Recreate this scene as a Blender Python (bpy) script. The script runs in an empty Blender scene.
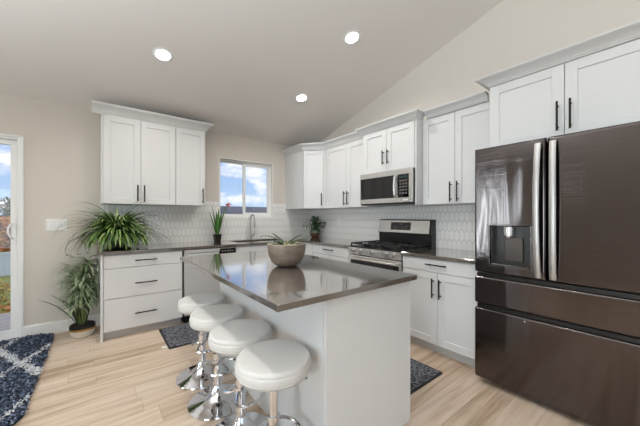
import bpy, bmesh, math, random
from mathutils import Vector, Matrix
random.seed(7)
S = bpy.context.scene
COL = S.collection
PI = math.pi

# ------------------------------------------------------------------ camera
cam_d = bpy.data.cameras.new('camera')
cam = bpy.data.objects.new('camera', cam_d); COL.objects.link(cam)
cam.location = (0, 0, 1.27)
cam.rotation_euler = (PI/2, 0, -math.radians(38.05))
cam_d.sensor_width = 36; cam_d.lens = 282.9*36/640
cam_d.shift_y = 3.65/640
cam_d.clip_start = .05; cam_d.clip_end = 300
S.camera = cam

# ------------------------------------------------------------------ view
S.view_settings.view_transform = 'Standard'
S.view_settings.look = 'None'
S.view_settings.exposure = 0.30
S.view_settings.gamma = 1
S.view_settings.use_curve_mapping = False
S.cycles.use_denoising = True
S.cycles.max_bounces = 10
S.cycles.diffuse_bounces = 6
S.cycles.glossy_bounces = 6
S.cycles.transparent_max_bounces = 12
S.cycles.sample_clamp_indirect = 6
S.cycles.caustics_reflective = False
S.cycles.caustics_refractive = False

def lin(c):
    return tuple((x/255/12.92 if x/255 <= .04045 else ((x/255+.055)/1.055)**2.4) for x in c)+(1,)

# ------------------------------------------------------------------ world: blue sky with cumulus
W = bpy.data.worlds.new('sky'); S.world = W; W.use_nodes = True
nt = W.node_tree; N = nt.nodes; L = nt.links; N.clear()
out = N.new('ShaderNodeOutputWorld'); bg = N.new('ShaderNodeBackground')
tc = N.new('ShaderNodeTexCoord'); sep = N.new('ShaderNodeSeparateXYZ')
L.new(tc.outputs['Generated'], sep.inputs[0])
rz = N.new('ShaderNodeValToRGB')
rz.color_ramp.elements[0].position = 0.0; rz.color_ramp.elements[0].color = lin((190, 214, 240))
rz.color_ramp.elements[1].position = .32; rz.color_ramp.elements[1].color = lin((98, 150, 222))
L.new(sep.outputs['Z'], rz.inputs[0])
mp = N.new('ShaderNodeMapping'); mp.inputs['Scale'].default_value = (5, 5, 11); mp.inputs['Location'].default_value = (1.2, .3, .55)
L.new(tc.outputs['Generated'], mp.inputs[0])
nz = N.new('ShaderNodeTexNoise'); nz.inputs['Scale'].default_value = 1.0; nz.inputs['Detail'].default_value = 6; nz.inputs['Roughness'].default_value = .55
L.new(mp.outputs[0], nz.inputs['Vector'])
rc = N.new('ShaderNodeValToRGB'); rc.color_ramp.elements[0].position = .47; rc.color_ramp.elements[1].position = .58
L.new(nz.outputs['Fac'], rc.inputs[0])
mx = N.new('ShaderNodeMix'); mx.data_type = 'RGBA'
mx.inputs['B'].default_value = lin((246, 247, 252))
L.new(rc.outputs[0], mx.inputs['Factor']); L.new(rz.outputs[0], mx.inputs['A'])
L.new(mx.outputs['Result'], bg.inputs[0]); bg.inputs[1].default_value = 1.0
L.new(bg.outputs[0], out.inputs[0])

# ------------------------------------------------------------------ sun and added fill lamps at the invented windows
def lamp(name, kind, loc, rot, energy, color=(1, 1, 1), **kw):
    d = bpy.data.lights.new(name, kind); d.energy = energy; d.color = color
    for k, v in kw.items(): setattr(d, k, v)
    o = bpy.data.objects.new(name, d); COL.objects.link(o); o.location = loc; o.rotation_euler = rot
    return o
# sun: high from the right-hand (gable) side
sun = lamp('sun', 'SUN', (10, -4, 12), (0, 0, 0), 2.2, (1, .95, .88), angle=.01)
sun.rotation_euler = Vector((-.62, .06, -.78)).to_track_quat('-Z', 'Y').to_euler()
DAY = (.82, .93, 1.0)
REAR_Y, LEFT_X = -5.6, -4.2
ADDED_REAR_WINDOWS = [(-3.0, -1.0), (0.1, 2.3)]            # x ranges: invented windows for fill light
ADDED_LEFT_WINDOWS = [(-2.5, -.45), (2.76, 2.92), (3.02, 3.18), (3.28, 3.44), (3.54, 3.72)]                # y ranges: invented windows, one for fill, slits shaped to streak the fridge
for a, b in ADDED_REAR_WINDOWS:
    lamp('window_daylight', 'AREA', ((a+b)/2, REAR_Y-.16, 1.2), (PI/2, 0, 0), 24, DAY, shape='RECTANGLE', size=b-a, size_y=2.0)
for a, b in ADDED_LEFT_WINDOWS:
    lamp('window_daylight', 'AREA', (LEFT_X-.16, (a+b)/2, 1.2), (PI/2, 0, -PI/2), (62 if b < 0 else 150)*(b-a), DAY, shape='RECTANGLE', size=b-a, size_y=2.15)
# two added, unseen uplights brighten the vault and bounce soft fill down
ADDED_UPLIGHTS = [(-.9, -.7), (-1.9, 1.2)]
for q in ADDED_UPLIGHTS: lamp('torchiere_light', 'AREA', (*q, 1.86), (PI, 0, 0), 102, (.82, .93, 1.0), shape='DISK', size=.44)
CAN_W = 6.0; CAN_C = (1, .97, .93)

# ------------------------------------------------------------------ materials
MATS = {}
def mat(name, color, rough=.5, metal=0., spec=.5, coat=0., bump=None, noise=None, aniso=0.):
    """bump=(scale, strength, stretch xyz); noise=(scale, amount, stretch) small variation of the thing's own colour"""
    if name in MATS: return MATS[name]
    m = bpy.data.materials.new(name); m.use_nodes = True
    n = m.node_tree.nodes; l = m.node_tree.links; b = n['Principled BSDF']
    c = lin(color)
    b.inputs['Base Color'].default_value = c
    b.inputs['Roughness'].default_value = rough; b.inputs['Metallic'].default_value = metal
    b.inputs['Specular IOR Level'].default_value = spec
    b.inputs['Coat Weight'].default_value = coat
    if aniso: b.inputs['Anisotropic'].default_value = aniso
    if bump or noise:
        t = n.new('ShaderNodeTexCoord')
    if noise:
        q = n.new('ShaderNodeMapping'); q.inputs['Scale'].default_value = noise[2] if len(noise) > 2 else (1, 1, 1)
        z = n.new('ShaderNodeTexNoise'); z.inputs['Scale'].default_value = noise[0]; z.inputs['Detail'].default_value = 4
        r = n.new('ShaderNodeValToRGB'); k = noise[1]
        r.color_ramp.elements[0].position = .3; r.color_ramp.elements[1].position = .7
        r.color_ramp.elements[0].color = tuple(x*(1-k) for x in c[:3])+(1,)
        r.color_ramp.elements[1].color = tuple(min(1, x*(1+k)) for x in c[:3])+(1,)
        l.new(t.outputs['Object'], q.inputs[0]); l.new(q.outputs[0], z.inputs['Vector'])
        l.new(z.outputs['Fac'], r.inputs[0]); l.new(r.outputs[0], b.inputs['Base Color'])
    if bump:
        q = n.new('ShaderNodeMapping'); q.inputs['Scale'].default_value = bump[2] if len(bump) > 2 else (1, 1, 1)
        z = n.new('ShaderNodeTexNoise'); z.inputs['Scale'].default_value = bump[0]; z.inputs['Detail'].default_value = 2
        u = n.new('ShaderNodeBump'); u.inputs['Strength'].default_value = bump[1]; u.inputs['Distance'].default_value = .01
        l.new(t.outputs['Object'], q.inputs[0]); l.new(q.outputs[0], z.inputs['Vector'])
        l.new(z.outputs['Fac'], u.inputs['Height']); l.new(u.outputs[0], b.inputs['Normal'])
    MATS[name] = m; return m

def emit(name, color, strength):
    m = bpy.data.materials.new(name); m.use_nodes = True
    b = m.node_tree.nodes['Principled BSDF']
    b.inputs['Base Color'].default_value = (.8, .8, .8, 1)
    b.inputs['Emission Color'].default_value = lin(color); b.inputs['Emission Strength'].default_value = strength
    return m

WALL = mat('wall_paint', (210, 203, 194), .75, bump=(160, .05))
CEIL = mat('ceiling_paint', (224, 219, 214), .85, bump=(120, .05))
TRIM = mat('white_trim', (232, 231, 228), .4)
WHITE = mat('white_lacquer', (211, 211, 211), .38)
WHITE_V = mat('white_vinyl', (236, 236, 235), .35)
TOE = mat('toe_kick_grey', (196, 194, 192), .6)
BLACKM = mat('matte_black_metal', (26, 24, 23), .35, .6)
BLACK = mat('black_plastic', (14, 14, 14), .35)
BGLASS = mat('black_glass', (8, 8, 9), .06, spec=.6)
IRON = mat('cast_iron', (20, 20, 20), .6)
def brushed(name, color, rough, wave=0., grain=.0002, metal=1.):
    """horizontally brushed metal: fine grain across z, optional slow waviness of the sheet"""
    m = mat(name, color, rough, metal)
    n = m.node_tree.nodes; l = m.node_tree.links; b = n['Principled BSDF']; t = n.new('ShaderNodeTexCoord'); prev = None
    for sc, dist in (((1, 2.2, 1.1), wave), ((.6, .6, 700), grain)):
        if not dist: continue
        q = n.new('ShaderNodeMapping'); q.inputs['Scale'].default_value = sc if dist != wave else (sc[0]*2.5, sc[1]*2.5, sc[2])
        z = n.new('ShaderNodeTexNoise'); z.inputs['Scale'].default_value = 1.; z.inputs['Detail'].default_value = 1
        u = n.new('ShaderNodeBump'); u.inputs['Strength'].default_value = 1.; u.inputs['Distance'].default_value = dist
        l.new(t.outputs['Object'], q.inputs[0]); l.new(q.outputs[0], z.inputs['Vector']); l.new(z.outputs['Fac'], u.inputs['Height'])
        if prev: l.new(prev, u.inputs['Normal'])
        prev = u.outputs[0]
    l.new(prev, b.inputs['Normal']); return m
STEEL = brushed('brushed_steel', (220, 218, 215), .27, metal=.82)
STEELD = mat('handle_steel', (180, 177, 175), .36, .8)
CHROME = mat('chrome', (225, 225, 228), .05, 1.)
FSTEEL = brushed('black_stainless', (94, 88, 87), .08, .006, .00016)
FSIDE = mat('fridge_side_grey', (52, 49, 47), .5, .3)
QUARTZ = mat('brown_grey_quartz', (92, 84, 77), .10, noise=(260, .18), spec=.9, coat=1.)
QUARTZ.node_tree.nodes['Principled BSDF'].inputs['Coat Roughness'].default_value = .06; QUARTZ.node_tree.nodes['Principled BSDF'].inputs['Coat IOR'].default_value = 1.75
LEATHER = mat('white_faux_leather', (203, 201, 198), .45, bump=(220, .12))
STONE = mat('taupe_glazed_stone', (132, 118, 106), .38, .25, noise=(9, .22, (1, 1, 3)))
STONE_IN = mat('pale_bowl_inside', (205, 197, 186), .5)
SOIL = mat('potting_soil', (30, 24, 19), .95, bump=(60, .8))
MOSS = mat('grey_moss', (150, 150, 120), .95, bump=(70, .8), noise=(30, .35))
DECK = mat('grey_deck_boards', (150, 142, 138), .7, noise=(6, .2, (1, 20, 1)))
FENCE = mat('white_fence_vinyl', (235, 236, 238), .5)
GRASS = mat('lawn_grass', (122, 126, 62), .95, noise=(2.5, .35))
SHINGLE = mat('dark_roof_shingle', (92, 90, 96), .9, noise=(14, .25, (1, 3, 3)))
SIDING = mat('pale_siding', (190, 184, 176), .8)
BARK = mat('bark', (72, 58, 48), .9)

def glass_mat():
    m = bpy.data.materials.new('window_glass'); m.use_nodes = True
    n = m.node_tree.nodes; l = m.node_tree.links; n.clear()
    o = n.new('ShaderNodeOutputMaterial'); t = n.new('ShaderNodeBsdfTransparent'); g = n.new('ShaderNodeBsdfGlossy')
    g.inputs['Roughness'].default_value = .01; t.inputs[0].default_value = (.97, .98, .98, 1)
    f = n.new('ShaderNodeFresnel'); f.inputs[0].default_value = 1.45
    x = n.new('ShaderNodeMixShader'); l.new(f.outputs[0], x.inputs[0]); l.new(t.outputs[0], x.inputs[1]); l.new(g.outputs[0], x.inputs[2])
    l.new(x.outputs[0], o.inputs[0]); return m
GLASS = glass_mat()

def leaf_mat(name, rough=.45):
    m = bpy.data.materials.new(name); m.use_nodes = True
    n = m.node_tree.nodes; l = m.node_tree.links; b = n['Principled BSDF']
    a = n.new('ShaderNodeVertexColor'); a.layer_name = 'Col'
    l.new(a.outputs[0], b.inputs['Base Color']); b.inputs['Roughness'].default_value = rough
    return m
LEAF = leaf_mat('leaf'); PILE = leaf_mat('rug_yarn', .9); TREELEAF = leaf_mat('tree_leaf', .8)

def M_(n, op, a, b=None, l=None):
    k = n.new('ShaderNodeMath'); k.operation = op
    for i, v in enumerate((a, b)):
        if v is None: continue
        if isinstance(v, (int, float)): k.inputs[i].default_value = v
        else: l.new(v, k.inputs[i])
    return k.outputs[0]

def floor_mat():
    m = bpy.data.materials.new('oak_planks'); m.use_nodes = True
    n = m.node_tree.nodes; l = m.node_tree.links; b = n['Principled BSDF']
    t = n.new('ShaderNodeTexCoord'); s = n.new('ShaderNodeSeparateXYZ'); l.new(t.outputs['Object'], s.inputs[0])
    ry = M_(n, 'DIVIDE', s.outputs['Y'], .18, l); row = M_(n, 'FLOOR', ry, None, l); fy = M_(n, 'FRACT', ry, None, l)
    wn = n.new('ShaderNodeTexWhiteNoise'); wn.noise_dimensions = '1D'; l.new(row, wn.inputs['W'])
    rx = M_(n, 'ADD', M_(n, 'DIVIDE', s.outputs['X'], 1.25, l), M_(n, 'MULTIPLY', wn.outputs['Value'], 7.3, l), l)
    col = M_(n, 'FLOOR', rx, None, l); fx = M_(n, 'FRACT', rx, None, l)
    cv = n.new('ShaderNodeCombineXYZ'); l.new(row, cv.inputs[0]); l.new(col, cv.inputs[1])
    w2 = n.new('ShaderNodeTexWhiteNoise'); w2.noise_dimensions = '3D'; l.new(cv.outputs[0], w2.inputs['Vector'])
    # grain: stretched along the board, shifted per board
    gx = n.new('ShaderNodeCombineXYZ')
    l.new(M_(n, 'ADD', M_(n, 'MULTIPLY', s.outputs['X'], 1.3, l), M_(n, 'MULTIPLY', w2.outputs['Value'], 31., l), l), gx.inputs[0])
    l.new(M_(n, 'MULTIPLY', s.outputs['Y'], 16., l), gx.inputs[1])
    gn = n.new('ShaderNodeTexNoise'); gn.inputs['Scale'].default_value = 1.; gn.inputs['Detail'].default_value = 6; gn.inputs['Roughness'].default_value = .6
    gn.inputs['Distortion'].default_value = .5
    l.new(gx.outputs[0], gn.inputs['Vector'])
    f = M_(n, 'ADD', M_(n, 'MULTIPLY', gn.outputs['Fac'], .85, l), M_(n, 'MULTIPLY', w2.outputs['Value'], .22, l), l)
    r = n.new('ShaderNodeValToRGB'); e = r.color_ramp.elements
    e[0].position = .33; e[0].color = lin((158, 134, 111)); e[1].position = .78; e[1].color = lin((212, 196, 180))
    k = e.new(.55); k.color = lin((196, 175, 154))
    l.new(f, r.inputs[0])
    edge = M_(n, 'MAXIMUM', M_(n, 'LESS_THAN', fy, .014, l), M_(n, 'LESS_THAN', fx, .0025, l), l)
    x = n.new('ShaderNodeMix'); x.data_type = 'RGBA'; l.new(M_(n, 'MULTIPLY', edge, .4, l), x.inputs['Factor']); l.new(r.outputs[0], x.inputs['A']); x.inputs['B'].default_value = lin((120, 96, 74))
    l.new(x.outputs['Result'], b.inputs['Base Color']); b.inputs['Roughness'].default_value = .42
    u = n.new('ShaderNodeBump'); u.inputs['Strength'].default_value = .12; u.inputs['Distance'].default_value = .004
    l.new(M_(n, 'SUBTRACT', M_(n, 'MULTIPLY', gn.outputs['Fac'], .3, l), edge, l), u.inputs['Height']); l.new(u.outputs[0], b.inputs['Normal'])
    return m
FLOOR = floor_mat()

def picket_mat(axis):
    m = bpy.data.materials.new('white_picket_tile'); m.use_nodes = True
    n = m.node_tree.nodes; l = m.node_tree.links; b = n['Principled BSDF']
    g = n.new('ShaderNodeNewGeometry'); s = n.new('ShaderNodeSeparateXYZ'); l.new(g.outputs['Position'], s.inputs[0])
    px = M_(n, 'DIVIDE', s.outputs[axis], .054, l); pz = M_(n, 'DIVIDE', s.outputs['Z'], .122, l)
    def cell(off):
        ax = M_(n, 'SUBTRACT', M_(n, 'FRACT', M_(n, 'ADD', px, off, l), None, l), .5, l)
        az = M_(n, 'MULTIPLY', M_(n, 'SUBTRACT', M_(n, 'FRACT', M_(n, 'ADD', M_(n, 'DIVIDE', pz, 1.7320508, l), off, l), None, l), .5, l), 1.7320508, l)
        ax = M_(n, 'ABSOLUTE', ax, None, l); az = M_(n, 'ABSOLUTE', az, None, l)
        return M_(n, 'MAXIMUM', ax, M_(n, 'ADD', M_(n, 'MULTIPLY', ax, .5, l), M_(n, 'MULTIPLY', az, .8660254, l), l), l)
    d = M_(n, 'MINIMUM', cell(0.), cell(.5), l)            # 0 centre .. .5 edge
    r = n.new('ShaderNodeValToRGB'); e = r.color_ramp.elements
    e[0].position = .45; e[0].color = lin((238, 236, 233)); e[1].position = .475; e[1].color = lin((205, 201, 197))
    l.new(d, r.inputs[0]); l.new(r.outputs[0], b.inputs['Base Color'])
    h = n.new('ShaderNodeValToRGB'); e = h.color_ramp.elements
    e[0].position = .40; e[0].color = (1, 1, 1, 1); e[1].position = .47; e[1].color = (0, 0, 0, 1)
    l.new(d, h.inputs[0]); u = n.new('ShaderNodeBump'); u.inputs['Strength'].default_value = .5; u.inputs['Distance'].default_value = .004
    l.new(h.outputs[0], u.inputs['Height']); l.new(u.outputs[0], b.inputs['Normal'])
    b.inputs['Roughness'].default_value = .18
    return m
TILE_X, TILE_Y = picket_mat('X'), picket_mat('Y')

def mat_speckle():
    m = mat('charcoal_mat_weave', (58, 58, 64), .95, bump=(260, .6))
    n = m.node_tree.nodes; l = m.node_tree.links; b = n['Principled BSDF']
    t = n.new('ShaderNodeTexCoord'); v = n.new('ShaderNodeTexVoronoi'); v.inputs['Scale'].default_value = 75
    l.new(t.outputs['Object'], v.inputs['Vector']); r = n.new('ShaderNodeValToRGB'); e = r.color_ramp.elements
    s = n.new('ShaderNodeSeparateColor'); l.new(v.outputs['Color'], s.inputs[0]); l.new(s.outputs[0], r.inputs[0])
    e[0].position = .1; e[0].color = lin((24, 25, 30)); e[1].position = .95; e[1].color = lin((122, 124, 132))
    l.new(r.outputs[0], b.inputs['Base Color']); return m
MATWEAVE = mat_speckle()

# ------------------------------------------------------------------ mesh helpers
def BM(): return bmesh.new()
def wpos(o):
    p = Vector((0, 0, 0))
    while o: p += o.location; o = o.parent
    return p
def finish(bm, angle=32):
    bmesh.ops.recalc_face_normals(bm, faces=bm.faces)
    for f in bm.faces: f.smooth = True
    for e in bm.edges:
        if len(e.link_faces) == 2 and e.calc_face_angle(0) > math.radians(angle): e.smooth = False
def obj(name, bm, m, parent=None, label=None, cat=None, group=None, kind=None, recalc=True, base=True):
    """bm is in world space; the object's origin goes to its parent's origin, or to its own base"""
    if recalc: finish(bm)
    if parent: off = wpos(parent)
    elif base and len(bm.verts):
        xs = [v.co.x for v in bm.verts]; ys = [v.co.y for v in bm.verts]; zs = [v.co.z for v in bm.verts]
        off = Vector(((min(xs)+max(xs))/2, (min(ys)+max(ys))/2, min(zs)))
    else: off = Vector((0, 0, 0))
    bmesh.ops.translate(bm, verts=bm.verts, vec=-off)
    me = bpy.data.meshes.new(name); bm.to_mesh(me); bm.free()
    for k in (m if isinstance(m, (list, tuple)) else [m]): me.materials.append(k)
    o = bpy.data.objects.new(name, me); COL.objects.link(o)
    if parent: o.parent = parent
    else: o.location = off
    if recalc:
        w = o.modifiers.new('weighted_normal', 'WEIGHTED_NORMAL'); w.keep_sharp = True; w.weight = 80
    tag(o, label, cat, group, kind); return o
def tag(o, label=None, cat=None, group=None, kind=None):
    if label: o['label'] = label
    if cat: o['category'] = cat
    if group: o['group'] = group
    if kind: o['kind'] = kind
def thing(name, loc, label, cat, group=None, kind=None):
    o = bpy.data.objects.new(name, None); COL.objects.link(o); o.location = loc; o.empty_display_size = .1
    tag(o, label, cat, group, kind); return o
def copy_tree(o, parent=None):
    c = o.copy(); COL.objects.link(c)
    if parent: c.parent = parent
    for ch in list(o.children): copy_tree(ch, c)
    return c

def box(bm, x0, x1, y0, y1, z0, z1, bev=0., seg=2, mi=0):
    x0, x1 = sorted((x0, x1)); y0, y1 = sorted((y0, y1)); z0, z1 = sorted((z0, z1))
    r = bmesh.ops.create_cube(bm, size=1, matrix=Matrix.Translation(((x0+x1)/2, (y0+y1)/2, (z0+z1)/2)) @ Matrix.Diagonal((x1-x0, y1-y0, z1-z0, 1)))
    vs = r['verts']
    if mi:
        for f in {f for v in vs for f in v.link_faces}: f.material_index = mi
    if bev:
        es = list({e for v in vs for e in v.link_edges})
        bmesh.ops.bevel(bm, geom=es, offset=min(bev, .45*min(x1-x0, y1-y0, z1-z0)), segments=seg, affect='EDGES', profile=.5)
    return bm
class Fr:
    """a cabinet face: O = a point, A = direction along the face, Nn = outward normal"""
    def __init__(s, O, A, Nn): s.O, s.A, s.N = Vector(O), Vector(A).normalized(), Vector(Nn).normalized()
    def p(s, a, n, z): return s.O + s.A*a + s.N*n + Vector((0, 0, z))
    def mtx(s): return Matrix(((s.A.x, s.N.x, 0, s.O.x), (s.A.y, s.N.y, 0, s.O.y), (0, 0, 1, s.O.z), (0, 0, 0, 1)))
def fbox(bm, F, a0, a1, n0, n1, z0, z1, bev=0., seg=2):
    t = BM(); box(t, a0, a1, n0, n1, z0, z1, bev, seg); bmesh.ops.transform(t, matrix=F.mtx(), verts=t.verts)
    merge(bm, t); return bm
def merge(bm, t):
    me = bpy.data.meshes.new('tmp'); t.to_mesh(me); t.free(); bm.from_mesh(me); bpy.data.meshes.remove(me)
def cyl(bm, p0, p1, r0, r1=None, n=20, cap=True):
    p0, p1 = Vector(p0), Vector(p1); r1 = r0 if r1 is None else r1
    d = p1-p0; q = d.to_track_quat('Z', 'Y').to_matrix().to_4x4()
    bmesh.ops.create_cone(bm, cap_ends=cap, segments=n, radius1=r0, radius2=r1, depth=d.length, matrix=Matrix.Translation((p0+p1)/2) @ q)
    return bm
def tube(bm, pts, r, n=10, closed=False):
    pts = [Vector(p) for p in pts]; rings = []; m = len(pts); prev = None
    rr = r if isinstance(r, (list, tuple)) else [r]*m
    for i, p in enumerate(pts):
        if closed: t = pts[(i+1) % m]-pts[i-1]
        else: t = pts[min(i+1, m-1)]-pts[max(i-1, 0)]
        t.normalize()
        if prev is None: u = t.orthogonal().normalized()
        else:
            u = prev - t*prev.dot(t); u.normalize()
        prev = u; w = t.cross(u)
        rings.append([bm.verts.new(p+(u*math.cos(2*PI*k/n)+w*math.sin(2*PI*k/n))*rr[i]) for k in range(n)])
    for i in range(m if closed else m-1):
        a, b = rings[i], rings[(i+1) % m]
        for k in range(n): bm.faces.new((a[k], a[(k+1) % n], b[(k+1) % n], b[k]))
    if not closed:
        bm.faces.new(rings[0][::-1]); bm.faces.new(rings[-1])
    return bm
def lathe(bm, prof, c=(0, 0, 0), n=40, mtx=None):
    """prof: list of (r, z); a point with r = 0 closes the surface"""
    vs = []; C = Vector(c)
    for r, z in prof:
        if r < 1e-6: vs.append([bm.verts.new(C+Vector((0, 0, z)))])
        else: vs.append([bm.verts.new(C+Vector((r*math.cos(2*PI*k/n), r*math.sin(2*PI*k/n), z))) for k in range(n)])
    for a, b in zip(vs, vs[1:]):
        for k in range(n):
            j = (k+1) % n
            if len(a) == 1 and len(b) == 1: continue
            if len(a) == 1: bm.faces.new((a[0], b[j], b[k]))
            elif len(b) == 1: bm.faces.new((a[k], a[j], b[0]))
            else: bm.faces.new((a[k], a[j], b[j], b[k]))
    if mtx is not None: bmesh.ops.transform(bm, matrix=mtx, verts=[v for r in vs for v in r])
    return bm
def prism(bm, poly, z0, z1):
    lo = [bm.verts.new((x, y, z0)) for x, y in poly]; hi = [bm.verts.new((x, y, z1)) for x, y in poly]
    n = len(poly); bm.faces.new(lo[::-1]); bm.faces.new(hi)
    for i in range(n): bm.faces.new((lo[i], lo[(i+1) % n], hi[(i+1) % n], hi[i]))
    return bm
def sweep(bm, path, prof, ):
    """closed profile [(out, z)] along a plan polyline, outward = right-hand side of the walking direction, mitred"""
    P = [Vector(p) for p in path]; m = len(P); rings = []
    for i in range(m):
        ns = []
        for a, b in ((i-1, i), (i, i+1)):
            if a < 0 or b >= m: continue
            d = (P[b]-P[a]).normalized(); ns.append(Vector((d.y, -d.x)))
        if len(ns) == 1: o = ns[0]
        else:
            o = (ns[0]+ns[1]).normalized(); o = o/max(.2, o.dot(ns[0]))
        rings.append([bm.verts.new((P[i].x+o.x*q, P[i].y+o.y*q, z)) for q, z in prof])
    k = len(prof)
    for a, b in zip(rings, rings[1:]):
        for j in range(k): bm.faces.new((a[j], a[(j+1) % k], b[(j+1) % k], b[j]))
    bm.faces.new(rings[0][::-1]); bm.faces.new(rings[-1])
    return bm

# ------------------------------------------------------------------ the room
BW, RW = 4.22, 3.09
CZ, SL, RIDGE = 2.51, .272, -.7
def ceil_z(y): return CZ+SL*(BW-y) if y > RIDGE else CZ+SL*(BW-RIDGE)-SL*(RIDGE-y)
T = .14
b = BM(); box(b, LEFT_X-T, RW+T, REAR_Y-T, BW+T, -.12, 0); obj('floor', b, FLOOR, kind='structure', base=False)
# ceiling: vaulted slab
b = BM(); pr = [(BW+T, ceil_z(BW+T)), (RIDGE, ceil_z(RIDGE)), (REAR_Y-T, ceil_z(REAR_Y-T))]
pr = pr+[(y, z+.15) for y, z in pr[::-1]]
lo = [b.verts.new((LEFT_X-T, y, z)) for y, z in pr]; hi = [b.verts.new((RW+T, y, z)) for y, z in pr]
for i in range(6):
    j = (i+1) % 6; b.faces.new((lo[i], lo[j], hi[j], hi[i]))
for q in (lo, hi):
    b.faces.new((q[0], q[1], q[4], q[5])); b.faces.new((q[1], q[2], q[3], q[4]))
obj('ceiling', b, CEIL, kind='structure', base=False)
# back wall with the kitchen window and the patio door
WX0, WX1, WZ0, WZ1 = 1.40, 2.303, 1.258, 2.15
DX0, DX1, DZ1 = -2.55, -.625, 2.095
def wall_cut(bm, u0, u1, z0, z1, holes, mk):
    us = sorted({u0, u1, *[h[0] for h in holes], *[h[1] for h in holes]})
    for a, c in zip(us, us[1:]):
        cut = sorted([(h[2], h[3]) for h in holes if h[0] <= a and h[1] >= c]); z = z0
        for h0, h1 in cut:
            if h0 > z: mk(bm, a, c, z, h0)
            z = h1
        if z < z1: mk(bm, a, c, z, z1)
b = BM(); wall_cut(b, LEFT_X, RW, 0, CZ+.02, [(WX0, WX1, WZ0, WZ1), (DX0, DX1, 0, DZ1)], lambda m, a, c, z, y: box(m, a, c, BW, BW+T, z, y))
obj('wall_back', b, WALL, kind='structure', base=False)
def gable(x0, x1, holes, name):
    b = BM(); zb = CZ if holes else 0
    if holes: wall_cut(b, REAR_Y, BW+T, 0, CZ, holes, lambda m, a, c, z, y: box(m, x0, x1, a, c, z, y))
    pts = [(BW+T, zb), (BW+T, ceil_z(BW+T)+.02), (RIDGE, ceil_z(RIDGE)+.02), (REAR_Y, ceil_z(REAR_Y)+.02), (REAR_Y, zb)]
    a = [b.verts.new((x0, y, z)) for y, z in pts]; c = [b.verts.new((x1, y, z)) for y, z in pts]
    b.faces.new(a); b.faces.new(c[::-1])
    for i in range(5): b.faces.new((a[i], a[(i+1) % 5], c[(i+1) % 5], c[i]))
    obj(name, b, WALL, kind='structure', base=False)
gable(RW, RW+T, [], 'wall_right')
gable(LEFT_X-T, LEFT_X, [(a, c, .1, 2.3) for a, c in ADDED_LEFT_WINDOWS], 'wall_left')
b = BM(); wall_cut(b, LEFT_X, RW, 0, ceil_z(REAR_Y)+.02, [(a, c, .15, 2.25) for a, c in ADDED_REAR_WINDOWS], lambda m, a, c, z, y: box(m, a, c, REAR_Y-T, REAR_Y, z, y))
obj('wall_rear', b, WALL, kind='structure', base=False)
# baseboards
def board(path, name):
    b = BM(); sweep(b, path, [(0, 0), (.014, 0), (.014, .105), (.009, .122), (0, .126)])
    obj(name, b, TRIM, kind='structure', base=False)
board([(DX1+.005, BW), (.03, BW)], 'baseboard_back')
board([(LEFT_X, BW), (DX0-.005, BW)], 'baseboard_corner')
board([(LEFT_X, REAR_Y), (LEFT_X, BW)], 'baseboard_left')
board([(RW, -.1), (RW, REAR_Y)], 'baseboard_right')
board([(RW, REAR_Y), (LEFT_X, REAR_Y)], 'baseboard_rear')

# kitchen window: white vinyl slider
def slider(name, mapf, a0, a1, z0, z1, fw=.035):
    """mapf(bm, a0,a1,d0,d1,z0,z1): d = depth into the wall"""
    w = BM(); d0, d1 = .055, .115
    mapf(w, a0, a1, d0, d1, z0, z0+fw); mapf(w, a0, a1, d0, d1, z1-fw, z1)
    mapf(w, a0, a0+fw, d0, d1, z0+fw, z1-fw); mapf(w, a1-fw, a1, d0, d1, z0+fw, z1-fw)
    return w, d0, d1
def map_back(m, a0, a1, d0, d1, z0, z1): box(m, a0, a1, BW+d0, BW+d1, z0, z1, .004, 1)
def map_left(m, a0, a1, d0, d1, z0, z1): box(m, LEFT_X-d1, LEFT_X-d0, a0, a1, z0, z1, .004, 1)
def map_rear(m, a0, a1, d0, d1, z0, z1): box(m, a0, a1, REAR_Y-d1, REAR_Y-d0, z0, z1, .004, 1)
w, d0, d1 = slider('window_1', map_back, WX0, WX1, WZ0, WZ1)
win = obj('window_1', w, WHITE_V, kind='structure')
xm = 1.83
g = BM()
for q in ((WX0, WX0+.012, WZ0, WZ1), (WX1-.012, WX1, WZ0, WZ1), (WX0+.012, WX1-.012, WZ1-.012, WZ1), (WX0+.012, WX1-.012, WZ0, WZ0+.012)): box(g, q[0], q[1], BW-.003, BW+.056, q[2], q[3], .001, 1)
obj('jamb_lining', g, TRIM, win)
def sash(a0, a1, d0, d1, fw):
    w = BM(); z0, z1 = WZ0+.032, WZ1-.032
    map_back(w, a0, a1, d0, d1, z0, z0+fw); map_back(w, a0, a1, d0, d1, z1-fw, z1)
    map_back(w, a0, a0+fw, d0, d1, z0+fw, z1-fw); map_back(w, a1-fw, a1, d0, d1, z0+fw, z1-fw)
    s = obj('sash', w, WHITE_V, win)
    g = BM(); box(g, a0+fw-.004, a1-fw+.004, BW+(d0+d1)/2-.002, BW+(d0+d1)/2+.002, z0+fw-.004, z1-fw+.004)
    obj('pane', g, GLASS, s)
sash(WX0+.032, xm+.02, .088, .108, .022)
sash(xm-.03, WX1-.032, .060, .084, .045)
g = BM(); box(g, xm-.012, xm+.002, BW+.052, BW+.061, 1.66, 1.72, .002); obj('latch', g, WHITE_V, win)
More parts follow.
